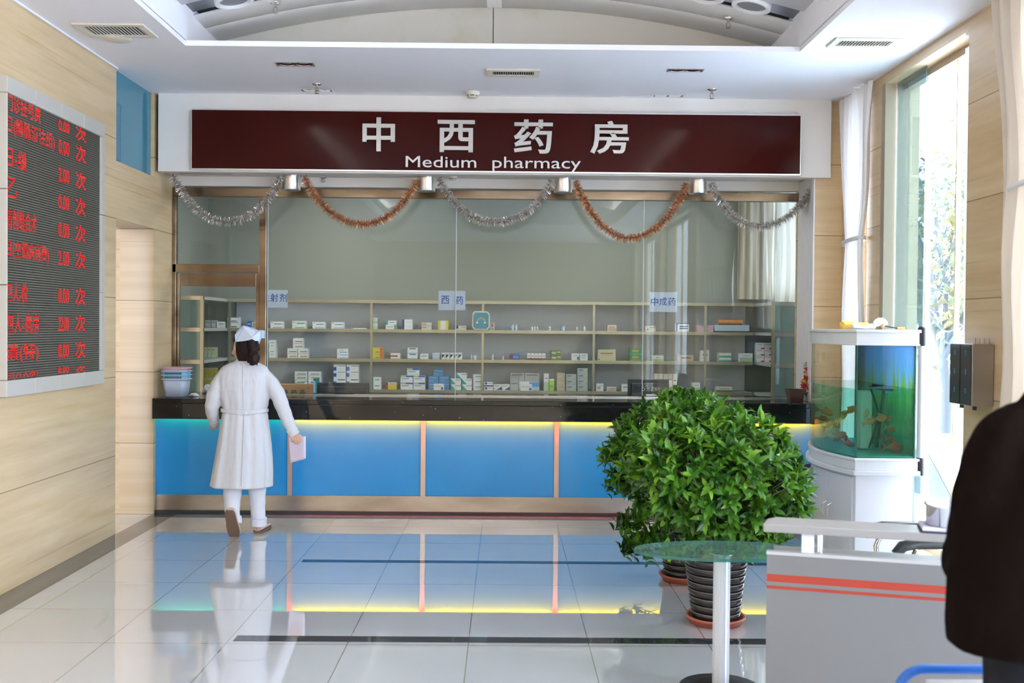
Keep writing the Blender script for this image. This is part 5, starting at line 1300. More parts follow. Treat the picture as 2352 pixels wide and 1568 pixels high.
stack([(617, 633, 798, 818, 'greygreen', 'pale carton beside the bronze post, lower of two'), (617, 633, 777, 797.5, 'greygreen', 'pale carton beside the bronze post, upper of two', 0),
       (660, 683, 797, 819, 'orange', 'orange lined white box, lower left of the small pyramid'), (684.5, 707, 797, 819, 'orange', 'orange lined white box, lower right of the small pyramid'), (673, 697, 773, 796.5, 'orange', 'orange lined white box on top of the small pyramid', 2),
       (774, 799, 808.5, 820, 'skyline', 'white box with blue line, lower of two above the logo stack'), (774, 799, 797, 808, 'blueline', 'white box with dark line, upper of two above the logo stack', 5),
       (856, 880, 809.5, 822, 'yr', 'yellow and red box, lower of two beside the upright'), (856, 880, 796.5, 809, 'yr', 'yellow and red box, upper of two beside the upright', 7),
       (897, 919, 810, 822.5, 'redband', 'white box with red band on the middle shelf'), (936, 958.5, 810.5, 823, 'blacktext', 'white box with black lettering, lower of two'), (936, 958.5, 797, 810, 'blacktext', 'white box with black lettering, upper of two', 10),
       (965, 984, 811, 823, 'plain', 'small plain white box left of the light blue carton'), (993, 1010, 810, 824, 'lblue', 'light blue carton left of the five triangle boxes')]
      + [(1014 + 9.6 * k, 1022.8 + 9.6 * k, 808.5, 823.5 + 0.1 * k, 'tri', 'slim white carton with black triangle, %s of the row of five' % n_) for k, n_ in enumerate(('first', 'second', 'third', 'fourth', 'fifth'))]
      + [(1081, 1085, 814, 825, 'bottle', 'tiny white bottle left of a white jar on the middle shelf'), (1087, 1095.5, 814, 825, 'bottle', 'white jar left of the upright on the middle shelf'), (1129, 1134.5, 813, 826, 'bottle', 'small white bottle first right of the upright, middle shelf'), (1153, 1157.5, 816, 826, 'bottle', 'smallest white bottle left of the blue box, middle shelf'),
         (1170, 1193, 813.5, 826.5, 'bluered', 'blue box with dark red end on the middle shelf')]
      + [(1211 + 8.5 * k, 1218.8 + 8.5 * k, 812, 827, 'maroon', 'slim white carton with maroon foot, %s of the row of five' % n_) for k, n_ in enumerate(('first', 'second', 'third', 'fourth', 'fifth'))]
      + [(1265, 1290, 816.5, 827.5, 'olive', 'dark green patterned box, lower of two'), (1265, 1290, 805, 816, 'olive', 'dark green patterned box, upper of two', 29),
         (1313, 1330, 812, 827.5, 'bluesw', 'white carton with blue figure, beside the third upright'), (1331, 1350, 812, 827.5, 'greygreen', 'pale carton right of the white carton with blue figure'),
         (1373, 1414, 804, 829, 'creambig', 'wide cream box, largest on the middle shelf'), (1446, 1473, 815.5, 829.5, 'greenyel', 'green box with yellow print, lower of two'), (1446, 1473, 800.5, 815, 'greenyel', 'green box with yellow print, upper of two', 34),
         (1498, 1525, 817, 830, 'greenw', 'pale green and white box left of the gold box'), (1558, 1593, 817, 831, 'gold', 'flat gold box with dark lettering on the middle shelf'), (1610, 1629, 807, 832, 'plain', 'tall white carton in front of the last upright'),
         (1651, 1680, 823, 832.5, 'greenpair', 'green and white box, lower of two near the corner'), (1651, 1680, 812.5, 822.5, 'greenpair', 'green and white box, upper of two near the corner', 39), (1700, 1729, 815, 834, 'whitegreen', 'white carton with pale green foot, last on the middle shelf')], s3, G3)
L4 = [(677, 706, 862.5, 885, 'orange', 'orange lined white box, lower left of the block of four'), (708, 737, 862.5, 885, 'orange', 'orange lined white box, lower right of the block of four'), (677, 706, 845, 862, 'orange', 'orange lined white box, upper left of the block of four', 0), (708, 737, 845, 862, 'orange', 'orange lined white box, upper right of the block of four', 1),
      (766, 794, 862, 890, 'logo', 'blue logo box, bottom left of the stack of six'), (796, 824, 862, 890, 'logo', 'blue logo box, bottom right of the stack of six'), (766, 794, 847.5, 861.5, 'logo', 'blue logo box, middle left of the stack of six', 4), (796, 824, 847.5, 861.5, 'logo', 'blue logo box, middle right of the stack of six', 5), (766, 794, 833, 847, 'logo', 'blue logo box, top left of the stack of six', 6), (796, 824, 833, 847, 'logo', 'blue logo box, top right of the stack of six', 7),
      (853, 875, 878, 892.5, 'teall', 'white box with teal end right of the black monitor, lower'), (853, 875, 864, 877.5, 'teall', 'white box with teal end right of the black monitor, upper', 10), (887, 911, 878, 894, 'yelred', 'yellow box with red end on the lower shelf'),
      (920, 948, 877.5, 893.5, 'bluetop', 'white box with blue green top band, lower left of the pyramid of five'), (949.5, 976, 877.5, 893.5, 'bluetop', 'white box with blue green top band, lower right of the pyramid of five'), (920, 948, 861, 877, 'bluetop', 'white box with blue green top band, middle left of the pyramid of five', 13), (949.5, 976, 861, 877, 'bluetop', 'white box with blue green top band, middle right of the pyramid of five', 14), (935, 963, 844, 860.5, 'bluetop', 'white box with blue green top band, top of the pyramid of five', 15),
      (984, 1007, 878, 893.5, 'medblue', 'blue box, lower left of the blue pyramid', None, 0.07), (1008.5, 1032, 878, 893.5, 'medblue', 'blue box, lower right of the blue pyramid', None, 0.07), (984, 1007, 862, 877.5, 'medblue', 'blue box, upper left of the blue pyramid', 18, 0.07), (1008.5, 1032, 862, 877.5, 'medblue', 'blue box, upper right of the blue pyramid', 19, 0.07), (996, 1019, 846, 861.5, 'medblue', 'blue box on top of the blue pyramid', 20, 0.07), (996, 1019, 881, 894.5, 'bluesw', 'white box standing in front of the blue pyramid', None, -0.055),
      (1035, 1059, 882, 895, 'diag', 'white box with teal corner, lower left of the pyramid of five'), (1060.5, 1084, 882, 895, 'diag', 'white box with teal corner, lower right of the pyramid of five'), (1035, 1059, 868.5, 881.5, 'diag', 'white box with teal corner, middle left of the pyramid of five', 24), (1060.5, 1084, 868.5, 881.5, 'diag', 'white box with teal corner, middle right of the pyramid of five', 25), (1048, 1072, 855, 868, 'diag', 'white box with teal corner, top of the pyramid of five', 26),
      (1087, 1110, 883.5, 896, 'plain', 'plain white box, bottom of three left of the upright'), (1087, 1110, 871.5, 883, 'plain', 'plain white box, middle of three left of the upright', 29), (1087, 1110, 859, 871, 'plain', 'plain white box, top of three left of the upright', 30),
      (1112, 1132, 884, 895.5, 'navyd', 'white box with navy top, lower of two'), (1112, 1132, 872.5, 883.5, 'navyd', 'white box with navy top, upper of two', 32), (1134, 1152, 882, 895.5, 'swoosh', 'white carton with dark swoosh, left of two'), (1153, 1170.5, 882, 895.5, 'swoosh', 'white carton with dark swoosh, right of two'),
      (1172, 1191, 876.5, 896, 'palebig', 'pale grey carton, lower left of the big grey block', None, 0.06), (1192, 1239, 876.5, 896, 'bigblue', 'wide white and blue carton under the big grey block', None, 0.06), (1172, 1204.5, 856, 876, 'palebig', 'big pale grey carton, upper left of the block', 36, 0.06), (1205.5, 1239, 856, 876, 'palebig', 'big pale grey carton, upper right of the block', 37, 0.06), (1196, 1222, 883, 897, 'bluesw', 'white box standing in front of the big grey block', None, -0.055),
      (1249, 1260.5, 857, 896.5, 'whitegreen', 'tall white and green carton beside the lime carton'), (1261.5, 1273, 870, 897, 'lime', 'bright lime green carton on the lower shelf'), (1279, 1298, 883, 896.5, 'tanst', 'tan box, bottom of three beside the lime carton'), (1279, 1298, 868.5, 882.5, 'tanst', 'tan box, middle of three beside the lime carton', 43), (1279, 1298, 854.5, 868, 'tanst', 'tan box, top of three beside the lime carton', 44),
      (1300, 1324, 882.5, 895.5, 'greenround', 'white box with green ring, bottom of the left stack of three'), (1300, 1324, 869.5, 882, 'greenround', 'white box with green ring, middle of the left stack of three', 46), (1300, 1324, 856.5, 869, 'greenround', 'white box with green ring, top of the left stack of three', 47),
      (1326, 1350, 882.5, 896, 'greenround', 'white box with green ring, bottom of the right stack of four'), (1326, 1350, 869.5, 882, 'greenround', 'white box with green ring, second of the right stack of four', 49), (1326, 1350, 856.5, 869, 'greenround', 'white box with green ring, third of the right stack of four', 50), (1326, 1350, 842.5, 856, 'greenround', 'white box with green ring, top of the right stack of four', 51),
      (1369, 1386, 880, 897, 'pinkw', 'white carton with pink mark left of the monitor with lettering'), (1394, 1416, 888, 897.5, 'oranget', 'low carton with pink red lines left of the lettered monitor'), (1428, 1444, 882, 898, 'plain', 'white carton touching the left of the lettered monitor'),
      (1590, 1608, 879, 900, 'whitegreen', 'white and green carton right of the leafy bush top'), (1645, 1682, 889, 901, 'greyfive', 'low wide carton with green foot near the right end of the lower shelf')]
stack(L4, s4, G4)
stack([(1502 + 10.8 * k, 1512 + 10.8 * k, 858, 899, 'greyfive', 'slim pale carton with green foot, %s of the row of five above the monitor' % n_) for k, n_ in enumerate(('first', 'second', 'third', 'fourth', 'fifth'))], s4, G4)
# cartons in the side units
def side_box(x0, x1, y0, y1, Y, style, label, z): return carton(x0, x1, y0, y1, style, label, 'medicine in the side shelves', z, depth=0.09, yfix=Y)
side_box(471, 484, 735, 752, 10.72, 'plaingrey', 'pale carton at the corner of the side shelf, upper level left', s2); side_box(485.5, 496, 735, 752, 10.72, 'plaingrey', 'pale carton at the corner of the side shelf, upper level right', s2)
for k, n_ in enumerate(('left', 'middle', 'right')): side_box(468 + 9.2 * k, 476.6 + 9.2 * k, 796, 819, 10.72, 'yellowgreen', 'yellow green carton in the corner, %s of three on the middle level' % n_, s3)
for r in range(2):
    for k, n_ in enumerate(('left', 'middle', 'right')): side_box(467 + 9.6 * k, 476 + 9.6 * k, 870 - r * 26, 893 - r * 26, 10.72, 'yellowbot', 'yellow striped carton behind the nurse, %s one of the %s row' % (n_, ('lower', 'upper')[r]), s4 + r * 0.107)
for r in range(2): side_box(405, 437, 812 - r * 14.5, 826 - r * 14.5, 10.0, 'bluediag', 'blue and white pack behind frosted glass, %s of two' % ('lower', 'upper')[r], s3 + r * 0.063)
for r in range(3):
    for k in range(2): side_box(1737 + 19 * k, 1755 + 19 * k, 820 - r * 14.5, 834 - r * 14.5, 10.72 if k else 10.72, 'redcross', 'white box with red corner in the right side shelf, %s row %s' % (('bottom', 'middle', 'top')[r], ('left', 'right')[k]), s3 + r * 0.068)
# rainbow plaque, tray with rolls
pq = PY(1105, 736, YS); w = PY(1125, 736, YS).x - pq.x; h_ = (PY(1105, 715, YS).z - PY(1105, 757.5, YS).z) / 2; zc_ = s2 + h_
t = thing('rainbow_plaque', 'blue octagonal plaque with a rainbow on the upper shelf', 'plaque', (pq.x, YS - 0.05, s2))
octo = lambda k: [(-w * k, -h_ * k * .72), (-w * k * .72, -h_ * k), (w * k * .72, -h_ * k), (w * k, -h_ * k * .72), (w * k, h_ * k * .72), (w * k * .72, h_ * k), (-w * k * .72, h_ * k), (-w * k, h_ * k * .72)]
fp = lambda u, v, d: Vector((pq.x + u, YS - 0.06 + d, zc_ + v))
MB().prism(octo(1.0), fp, 0.0, 0.03).build('frame', M['cream_plastic'], t, bevel=0.003)
MB().prism(octo(0.88), fp, -0.001, 0.001).build('face', mat('plaque_blue', (0.08, 0.30, 0.42), 0.5), t)
for k, c in enumerate((pc('rain_red', (0.5, 0.25, 0.12)), P_['yellow'], P_['palegreen'])):
    r0, r1 = w * (0.55 - 0.07 * k), w * (0.50 - 0.07 * k)
    arc = [(r0 * cos(a), r0 * sin(a) * 0.9 - h_ * 0.1) for a in [pi * j / 16 for j in range(17)]] + [(r1 * cos(a), r1 * sin(a) * 0.9 - h_ * 0.1) for a in [pi * (16 - j) / 16 for j in range(17)]]
    MB().prism(arc, fp, -0.003, -0.001).build('rainbow_band', c, t)
MB().ball((pq.x - w * 0.45, YS - 0.062, zc_ - h_ * 0.25), 0.013, 10, 6).build('cloud', P_['white'], t); MB().ball((pq.x + w * 0.45, YS - 0.062, zc_ - h_ * 0.25), 0.013, 10, 6).build('cloud', P_['white'], t)
a, b_ = PY(1642, 767, YS), PY(1722, 749, YS)
tr = thing('tray', 'long pale tray on the upper shelf carrying an orange roll', 'tray', ((a.x + b_.x) / 2, YS + 0.1, s2))
mb = MB(); mb.box(a.x, b_.x, YS + 0.02, YS + 0.25, s2, s2 + 0.01); mb.box(a.x, b_.x, YS + 0.02, YS + 0.03, s2, s2 + 0.075); mb.box(a.x, b_.x, YS + 0.24, YS + 0.25, s2, s2 + 0.075); mb.box(a.x, a.x + 0.01, YS + 0.03, YS + 0.24, s2, s2 + 0.075); mb.box(b_.x - 0.01, b_.x, YS + 0.03, YS + 0.24, s2, s2 + 0.075)
mb.build('shell', P_['light'], tr)
a, b_ = PY(1652, 742, YS), PY(1708, 742, YS)
tag(MB().tube([(a.x, YS + 0.06, s2 + 0.103), (a.x + 0.02, YS + 0.06, s2 + 0.103), (b_.x, YS + 0.06, s2 + 0.103)], [0.027, 0.0275, 0.0275], 20).build('orange_roll', mat('orange_roll', (0.62, 0.26, 0.08), 0.5)), 'orange roll lying across the pale tray on the upper shelf', 'roll')

# ------------------------------------------------------------------ things on the counter
ZT = 0.9655
# stack of baskets
bxp = PY(406, 900, 8.56); bx_, by_ = bxp.x, 8.56
def squircle(r, z, n=40, e=0.55, sy=0.9): 
    return [Vector((bx_ + r * math.copysign(abs(cos(a)) ** e, cos(a)), by_ + sy * r * math.copysign(abs(sin(a)) ** e, sin(a)), z)) for a in [2 * pi * j / n for j in range(n)]]
def basket(name, label, z0, h, r0, r1, m, cat, rim=0.008, slots=False, group=None):
    t = thing(name, label, cat, (bx_, by_, z0), group)
    MB().loft([squircle(r0 * .6, z0), squircle(r0, z0 + 0.002), squircle(r0 + (r1 - r0) * .5, z0 + h * .5), squircle(r1 - 0.004, z0 + h), squircle(r1 - 0.008, z0 + h), squircle(r0 - 0.006, z0 + 0.008)], 0, False).build('body', m, t)
    MB().loft([squircle(r1 - 0.005, z0 + h - 0.012), squircle(r1 + rim, z0 + h - 0.008), squircle(r1 + rim, z0 + h), squircle(r1 - 0.005, z0 + h + 0.003), squircle(r1 - 0.01, z0 + h)], 0, False).build('rim', m, t)
    if slots:
        mb = MB()
        for k in range(-4, 5):
            mb.obox((bx_ + k * 0.016, by_ - 0.9 * (r1 - 0.0025), z0 + h - 0.022), (0.0045, 0.003, 0.006), Matrix.Rotation(0.4, 3, 'Y'))
        mb.build('slots', M['dark'], t)
    return t
basket('wash_basin', 'pale grey blue basin at the bottom of the basket stack', ZT, 0.155, 0.085, 0.108, mat('pale_blue_grey_plastic', (0.52, 0.60, 0.74), 0.3), 'basin')
M['sky_plastic'] = mat('sky_blue_plastic', (0.30, 0.58, 0.78), 0.35)
basket('basket', 'sky blue basket directly on the grey basin', ZT + 0.095, 0.095, 0.09, 0.110, M['sky_plastic'], 'basket', slots=True, group='stacked baskets')
basket('basket', 'sky blue basket just under the pink one', ZT + 0.125, 0.097, 0.09, 0.110, M['sky_plastic'], 'basket', slots=True, group='stacked baskets')
basket('basket', 'pink basket on top of the stack by the left wall', ZT + 0.150, 0.098, 0.09, 0.112, mat('pink_plastic', (0.72, 0.42, 0.46), 0.35), 'basket', slots=False, group='stacked baskets')
rnd = random.Random(3)
def crumple(px, py, Y, w, h, m, label, seed, name='plastic_bag', cat='bag', z=ZT):
    rnd = random.Random(seed); c = PY(px, py, Y); rings = []; n = 18
    for i in range(8):
        s = i / 7; r = math.sin(pi * (0.12 + 0.8 * s)) ; rings.append([Vector((c.x + w * (s - 0.5), Y + 0.05 * r * cos(a) * rnd.uniform(.8, 1.2), z + max(0.0, h * 0.5 * r * (1 + sin(a)) * rnd.uniform(.7, 1.2)))) for a in [2 * pi * j / n for j in range(n)]])
    return tag(MB().loft(rings, 0, True, False).build(name, m), label, cat)
crumple(446, 905, 8.62, 0.085, 0.03, M['sheer'], 'small crumpled white plastic bag beside the basket stack', 4)
crumple(478, 880, 9.06, 0.10, 0.075, M['sheer'], 'crumpled clear bag behind the door glass beside the nurse', 5)
# cartons and screens on the working side of the counter
YI = 9.06
def ibox(x0, x1, y0, dep, m, name, label, cat, Y=YI):
    a = PY(x0, y0, Y); b_ = PY(x1, y0, Y)
    t = thing(name, label, cat, ((a.x + b_.x) / 2, Y + dep / 2, ZT))
    MB().box(a.x, b_.x, Y, Y + dep, ZT, (a.z + b_.z) / 2).build('body', m, t, bevel=0.002)
    return t, a, b_
t, a, b_ = ibox(636, 719, 883, 0.16, vary(mat('cardboard', (0.55, 0.30, 0.14), 0.7), (0.48, 0.25, 0.11), (5, 5, 5)), 'cardboard_carton', 'orange brown cardboard carton printed 药品 on the counter behind glass', 'carton')
mb = MB()
for chx_, q0, q1 in (('昌', 648, 661), ('药', 668, 682), ('品', 688, 701)):
    c, d = PY(q0, 908, YI), PY(q1, 895, YI); mb.text(chx_, (c.x, YI - 0.001, c.z), (1, 0, 0), (0, 0, 1), d.x - c.x, d.z - c.z, bold=0.02)
mb.build('print', mat('dark_green_print', (0.06, 0.08, 0.05), 0.7), t)
c = PY(709, 891, YI); MB().prism([(0.014 * cos(k * pi / 8), 0.012 * sin(k * pi / 8)) for k in range(16)], lambda u, v, w: Vector((c.x + u, YI + w, c.z + v)), -0.0012, 0.0).build('seal', mat('red_seal', (0.55, 0.14, 0.05), 0.6), t)
t, a, b_ = ibox(719.5, 728, 869, 0.12, pc('teal2', (0.03, 0.22, 0.24)), 'file_box', 'narrow teal carton between cardboard carton and black monitor', 'carton')
mb = MB().box(a.x + 0.001, b_.x - 0.012, YI - 0.001, YI, ZT + 0.01, a.z - 0.02); mb.build('label_strip', P_['light'], t)
def monitor(x0, x1, y0, label, word, wx, wcol, name='monitor', side=None):
    a, b_ = PY(x0, y0, YI), PY(x1, y0, YI); z1 = (a.z + b_.z) / 2
    t = thing(name, label, 'monitor', ((a.x + b_.x) / 2, YI + 0.05, ZT))
    MB().box(a.x, b_.x, YI + 0.02, YI + 0.05, ZT + 0.004, z1).build('bezel', M['dark'], t, bevel=0.006)
    MB().box(a.x + 0.03, b_.x - 0.03, YI, YI + 0.02, ZT + 0.004, z1 - 0.035).build('back_shell', M['dark'], t, bevel=0.006)
    MB().box((a.x + b_.x) / 2 - 0.08, (a.x + b_.x) / 2 + 0.08, YI + 0.03, YI + 0.2, ZT, ZT + 0.012).build('stand', M['black'], t, bevel=0.004)
    mb = MB()
    for body, q0, q1, r0, r1 in wx:
        c, d = PY(q0, r1, YI), PY(q1, r0, YI); mb.text(body, (c.x, YI - 0.0012, c.z), (1, 0, 0), (0, 0, 1), d.x - c.x, d.z - c.z, bold=0.015)
    mb.build('lettering', wcol, t)
    return t, a, b_
monitor(728, 847, 879, 'black monitor back marked HKC behind the partition glass', 'HKC', [('HKC', 775, 797, 894, 902)], mat('dim_grey_letter', (0.10, 0.10, 0.14), 0.5))
t, a, b_ = monitor(1443, 1545, 871, 'dark monitor back with white lettering 方正科技 above the bush', '', [('方', 1484, 1493, 889, 898), ('正', 1494.5, 1502, 889, 898), ('科', 1503.5, 1509.5, 889, 898), ('技', 1510.5, 1517, 889, 898)], M['sign_white'])
c = PY(1478, 893.5, YI)
mb = MB(); R_ = 0.016
ring = [[Vector((c.x + (r * cos(a) + 0.3 * r * sin(a)) * 0.9, YI - 0.0012, c.z + r * sin(a) * 1.1)) for a in [radians(-250 + 290 * k / 16) for k in range(17)]] for r in (R_, R_ * 0.62)]
mb.loft(ring, 0, False, False, False); mb.build('emblem', M['sign_white'], t)
c, d = PY(1484, 915.5, YI), PY(1506, 905, YI); MB().box(c.x, d.x, YI - 0.001, YI, max(c.z, ZT + 0.006), d.z).build('sticker', M['paper'], t)
c, d = PY(1536, 905, YI), PY(1545, 872, YI); MB().box(d.x - 0.03, d.x + 0.001, YI + 0.018, YI + 0.03, ZT + 0.006, d.z - 0.004).build('silver_edge', M['steel'], t)
a, b_ = PY(729, 878, 9.12), PY(757, 870, 9.12)
crumple(695, 878, 9.14, 0.20, 0.05, M['tank_glass'], 'crumpled clear film on the cardboard carton', 6, 'plastic_film', 'film', PY(680, 883, YI).z + 0.002)
# plants at the right end of the counter
pp = PY(1862, 918, 8.60)
t = thing('christmas_plant', 'dark little tree with red and gold ribbons in a gold pot', 'plant', (pp.x, 8.60, ZT))
MB().lathe([(0.035, ZT), (0.05, ZT + 0.07), (0.046, ZT + 0.07), (0.03, ZT + 0.01)], (pp.x, 8.60, 0), 20, 0, False).build('pot', mat('gold_foil', (0.75, 0.58, 0.22), 0.25, 0.9), t)
rnd = random.Random(12); mb = MB(); mr2 = MB()
for k in range(420):
    z = ZT + 0.06 + 0.27 * rnd.random() ** 1.1; r = 0.085 * (1 - (z - ZT - 0.06) / 0.33) + 0.015; a = rnd.uniform(0, 6.28)
    p0_ = Vector((pp.x, 8.6, z)); d = Vector((cos(a), sin(a), rnd.uniform(-.2, .5))).normalized(); leaf(mb, p0_ + d * r * rnd.uniform(.2, .6), d, Vector((0, 0, 1)), rnd.uniform(.035, .055), 0.014, 0)
for k in range(28):
    z = ZT + 0.12 + 0.17 * rnd.random(); a = rnd.uniform(pi, 2 * pi); r = 0.075 * (1 - (z - ZT - 0.06) / 0.36)
    c = Vector((pp.x + r * cos(a), 8.6 + r * sin(a), z)); 
    for q in range(3):
        a2 = rnd.uniform(0, 6.28); d = Vector((cos(a2), -0.4, sin(a2))).normalized(); leaf(mr2, c, d, Vector((0, -1, 0.2)), 0.055, 0.032, 0 if rnd.random() < .75 else 1)
mb.tube([(pp.x, 8.6, ZT + 0.03), (pp.x, 8.6, ZT + 0.3)], 0.006)
mb.build('needles', mat('dark_needles', (0.02, 0.035, 0.025), 0.6), t); mr2.build('ribbon', [mat('red_ribbon', (0.50, 0.03, 0.03), 0.4), mat('gold_ribbon', (0.75, 0.5, 0.15), 0.35, 0.5)], t)
p2 = PY(1826, 920, 8.58)
t = thing('planter', 'low dark brown square planter beside the gold pot', 'pot', (p2.x, 8.58, ZT))
MB().loft([[Vector((p2.x + s * r, 8.58 + u * r, z)) for s, u in ((-1, -1), (1, -1), (1, 1), (-1, 1))] for r, z in ((0.052, ZT), (0.068, ZT + 0.105), (0.060, ZT + 0.105), (0.05, ZT + 0.03))], 0, True, False).build('shell', vary(mat('dark_brown_glaze', (0.05, 0.035, 0.03), 0.3), (0.08, 0.035, 0.02), (8, 8, 8)), t)
MB().box(p2.x - 0.055, p2.x + 0.055, 8.525, 8.635, ZT + 0.075, ZT + 0.085).build('soil', M['soil'], t)
mb = MB()
for k in range(24):
    a = rnd.uniform(0, 6.28); d = Vector((cos(a), sin(a), .7)).normalized(); leaf(mb, Vector((p2.x + rnd.uniform(-.03, .03), 8.58 + rnd.uniform(-.03, .03), ZT + 0.085)), d, Vector((0, 0, 1)), 0.05, 0.015, 0)
mb.build('leaves', mat('withered_leaves', (0.06, 0.05, 0.035), 0.7), t)
# ------------------------------------------------------------------ nurse walking to the counter
M['skin'] = mat('skin', (0.66, 0.40, 0.29), 0.5)
M['coat'] = mat('white_coat_cotton', (0.64, 0.64, 0.67), 0.85, spec=0.15, bump=((6, 6, 2.2), 0.55, 0.05))
M['trouser'] = mat('white_trouser_cotton', (0.74, 0.74, 0.80), 0.85, spec=0.15, bump=((14, 14, 5), 0.5, 0.02))
M['hair'] = mat('dark_brown_hair', (0.016, 0.007, 0.006), 0.5, spec=0.25, bump=((90, 90, 9), 0.4, 0.006))
YN = 7.62
def N(px, py, dy=0.0): return PY(px, py, YN + dy)
nb = N(565, 1228)
nurse = thing('person', 'person in white coat and folded cap walking to the counter', 'person', (nb.x, YN, 0))
def ell(c, a, b_, n=40, fold=0.0, k=9, ph=0.0, e=1.0):
    r = []
    for j in range(n):
        t = 2 * pi * j / n; ct, st = cos(t), sin(t)
        f = 1 + fold * sin(k * t + ph) + fold * 0.6 * sin((2 * k + 3) * t + 1.7 * ph)
        r.append(Vector((c.x + a * f * math.copysign(abs(ct) ** e, ct), c.y - b_ * f * math.copysign(abs(st) ** e, st), c.z)))
    return r
# coat: trunk and skirt as one loft, sleeves grown into it
prof = [(822, 546, 578, .052, 0, 0), (829, 541, 584, .060, 0, 0), (834, 527, 599, .070, 0, 0), (841, 512, 612, .082, .0, .0), (853, 502, 620, .098, .006, 0), (872, 499, 623, .112, .010, .3), (895, 503, 620, .116, .022, .6), (920, 508, 616, .113, .034, .9), (934, 511, 613, .108, .040, 1.0), (942, 513, 611, .103, .020, 1.0),
        (950, 511, 613, .108, .042, 1.0), (972, 508, 616, .122, .038, 1.1), (1000, 504, 620, .135, .032, 1.2), (1040, 497, 623.5, .146, .030, 1.3), (1080, 490, 625, .155, .030, 1.4), (1117, 483.5, 624, .163, .032, 1.5)]
rings = []
for py, l, r, dep, fo, ph in prof:
    a, b_ = N(l, py), N(r, py); c = (a + b_) / 2
    rings.append(ell(c, (b_.x - a.x) / 2, dep, 64, fo, 8, ph, 0.92))
mb = MB(); mb.loft(rings, 0, True)
# inside of the hem: open skirt is closed just above the hem line
def limb(mb, pts, rad, n=18, wr=0.0, seed=0):
    P3 = []; R3 = []
    for i in range(len(pts) - 1):
        p0, p1, p2, p3 = [Vector(pts[max(0, min(len(pts) - 1, k))]) for k in (i - 1, i, i + 1, i + 2)]
        for k in range(6):
            t = k / 6
            P3.append(0.5 * ((2 * p1) + (p2 - p0) * t + (2 * p0 - 5 * p1 + 4 * p2 - p3) * t * t + (3 * p1 - p0 - 3 * p2 + p3) * t ** 3))
            R3.append((rad[i] * (1 - t) + rad[i + 1] * t) * (1 + wr * sin(9.0 * (i + t) + seed)))
    P3.append(Vector(pts[-1])); R3.append(rad[-1])
    return mb.tube(P3, R3, n, 0)
# left sleeve, forearm swung forward; right sleeve hanging out to the side
LA = [N(523, 858, 0.0), N(507, 874, -0.01), N(493, 905, -0.02), N(487, 936, -0.005), N(489, 955, 0.04), N(492, 968, 0.085)]
limb(mb, LA, [.042, .056, .058, .052, .045, .037], wr=.035, seed=1)
RA = [N(601, 857, 0.0), N(617, 873, -0.005), N(636, 902, -0.01), N(649, 935, -0.015), N(662, 967, -0.02), N(675, 993, -0.02)]
limb(mb, RA, [.042, .056, .058, .053, .046, .038], wr=.04, seed=2)
coat = mb.build('coat', M['coat'], nurse, remesh=0.009, smooth_it=3)
# cuffs, collar, belt, back seam
mb = MB(); mb.tube([N(668, 984, -0.02), N(678, 999, -0.02)], [.041, .039], 22); mb.build('cuff', M['coat'], coat)
mb = MB(); mb.tube([N(491, 963, 0.06), N(492, 972, 0.10)], [.039, .037], 22); mb.build('cuff', M['coat'], coat)
a, b_ = N(545, 824), N(580, 824); c = (a + b_) / 2
mb = MB(); mb.loft([ell(Vector((c.x, c.y, N(562, y_).z)), (b_.x - a.x) / 2 * k, .056 * k, 36) for y_, k in ((833, 1.12), (826, 1.03), (819.5, .98))] + [ell(Vector((c.x, c.y, N(562, 820.5).z)), (b_.x - a.x) / 2 * .9, .050, 36)], 0, False)
mb.build('collar', M['coat'], coat)
a, b_ = N(511.5, 942), N(612.5, 942); c = (a + b_) / 2; hw_ = (b_.x - a.x) / 2
mb = MB()
mb.loft([ell(Vector((c.x, c.y, c.z + dz)), hw_ * k + .004, .108 * k + .004, 64) for dz, k in ((-.013, 1.0), (-.012, 1.05), (.012, 1.05), (.013, 1.0))], 0, False)
belt = mb.build('belt', M['coat'], nurse)
mb = MB()   # half belt lying lower over the small of the back, with its button
def backarc(u0, u1, z0, z1, off, n=14, th=.012):
    rr = []
    for i in range(n + 1):
        u = u0 + (u1 - u0) * i / n; t = pi / 2 + u; z = z0 + (z1 - z0) * i / n
        x = c.x + (hw_ * 1.05 + off) * cos(t); y = c.y - (.114 + off) * sin(t)
        rr.append([Vector((x, y, z - th)), Vector((x, y, z + th)), Vector((x * 1.0, y + .006, z + th)), Vector((x, y + .006, z - th))])
    return rr
mb.loft(backarc(-1.25, 0.12, c.z + .006, c.z - .014, .008), 0, True, False); mb.loft(backarc(1.25, -0.30, c.z + .006, c.z - .010, .005), 0, True, False)
mb.build('half_belt', M['coat'], belt)
q = Vector((c.x + .045, c.y - .126, c.z - .010)); MB().lathe([(.009, -.002), (.009, .002)], (0, 0, 0), 14).build('button', M['white_plastic'], belt)
bo = [o for o in S.objects if o.name.startswith('button')][-1]
for v in bo.data.vertices:
    w = v.co + ORG[nurse.name]; v.co = Vector((q.x + w.x, q.y + w.z, q.z + w.y)) - ORG[nurse.name]
mb = MB()
sm = [N(558, 836, -.072), N(558, 860, -.106), N(559, 900, -.122), N(560, 935, -.113)]
mb.tube(sm, .0028, 6); sm = [N(561, 952, -.116), N(560, 985, -.134), N(558, 1040, -.152), N(556, 1085, -.160), N(555, 1116, -.166)]; mb.tube(sm, .0032, 6)
mb.build('back_seam', M['coat'], coat)
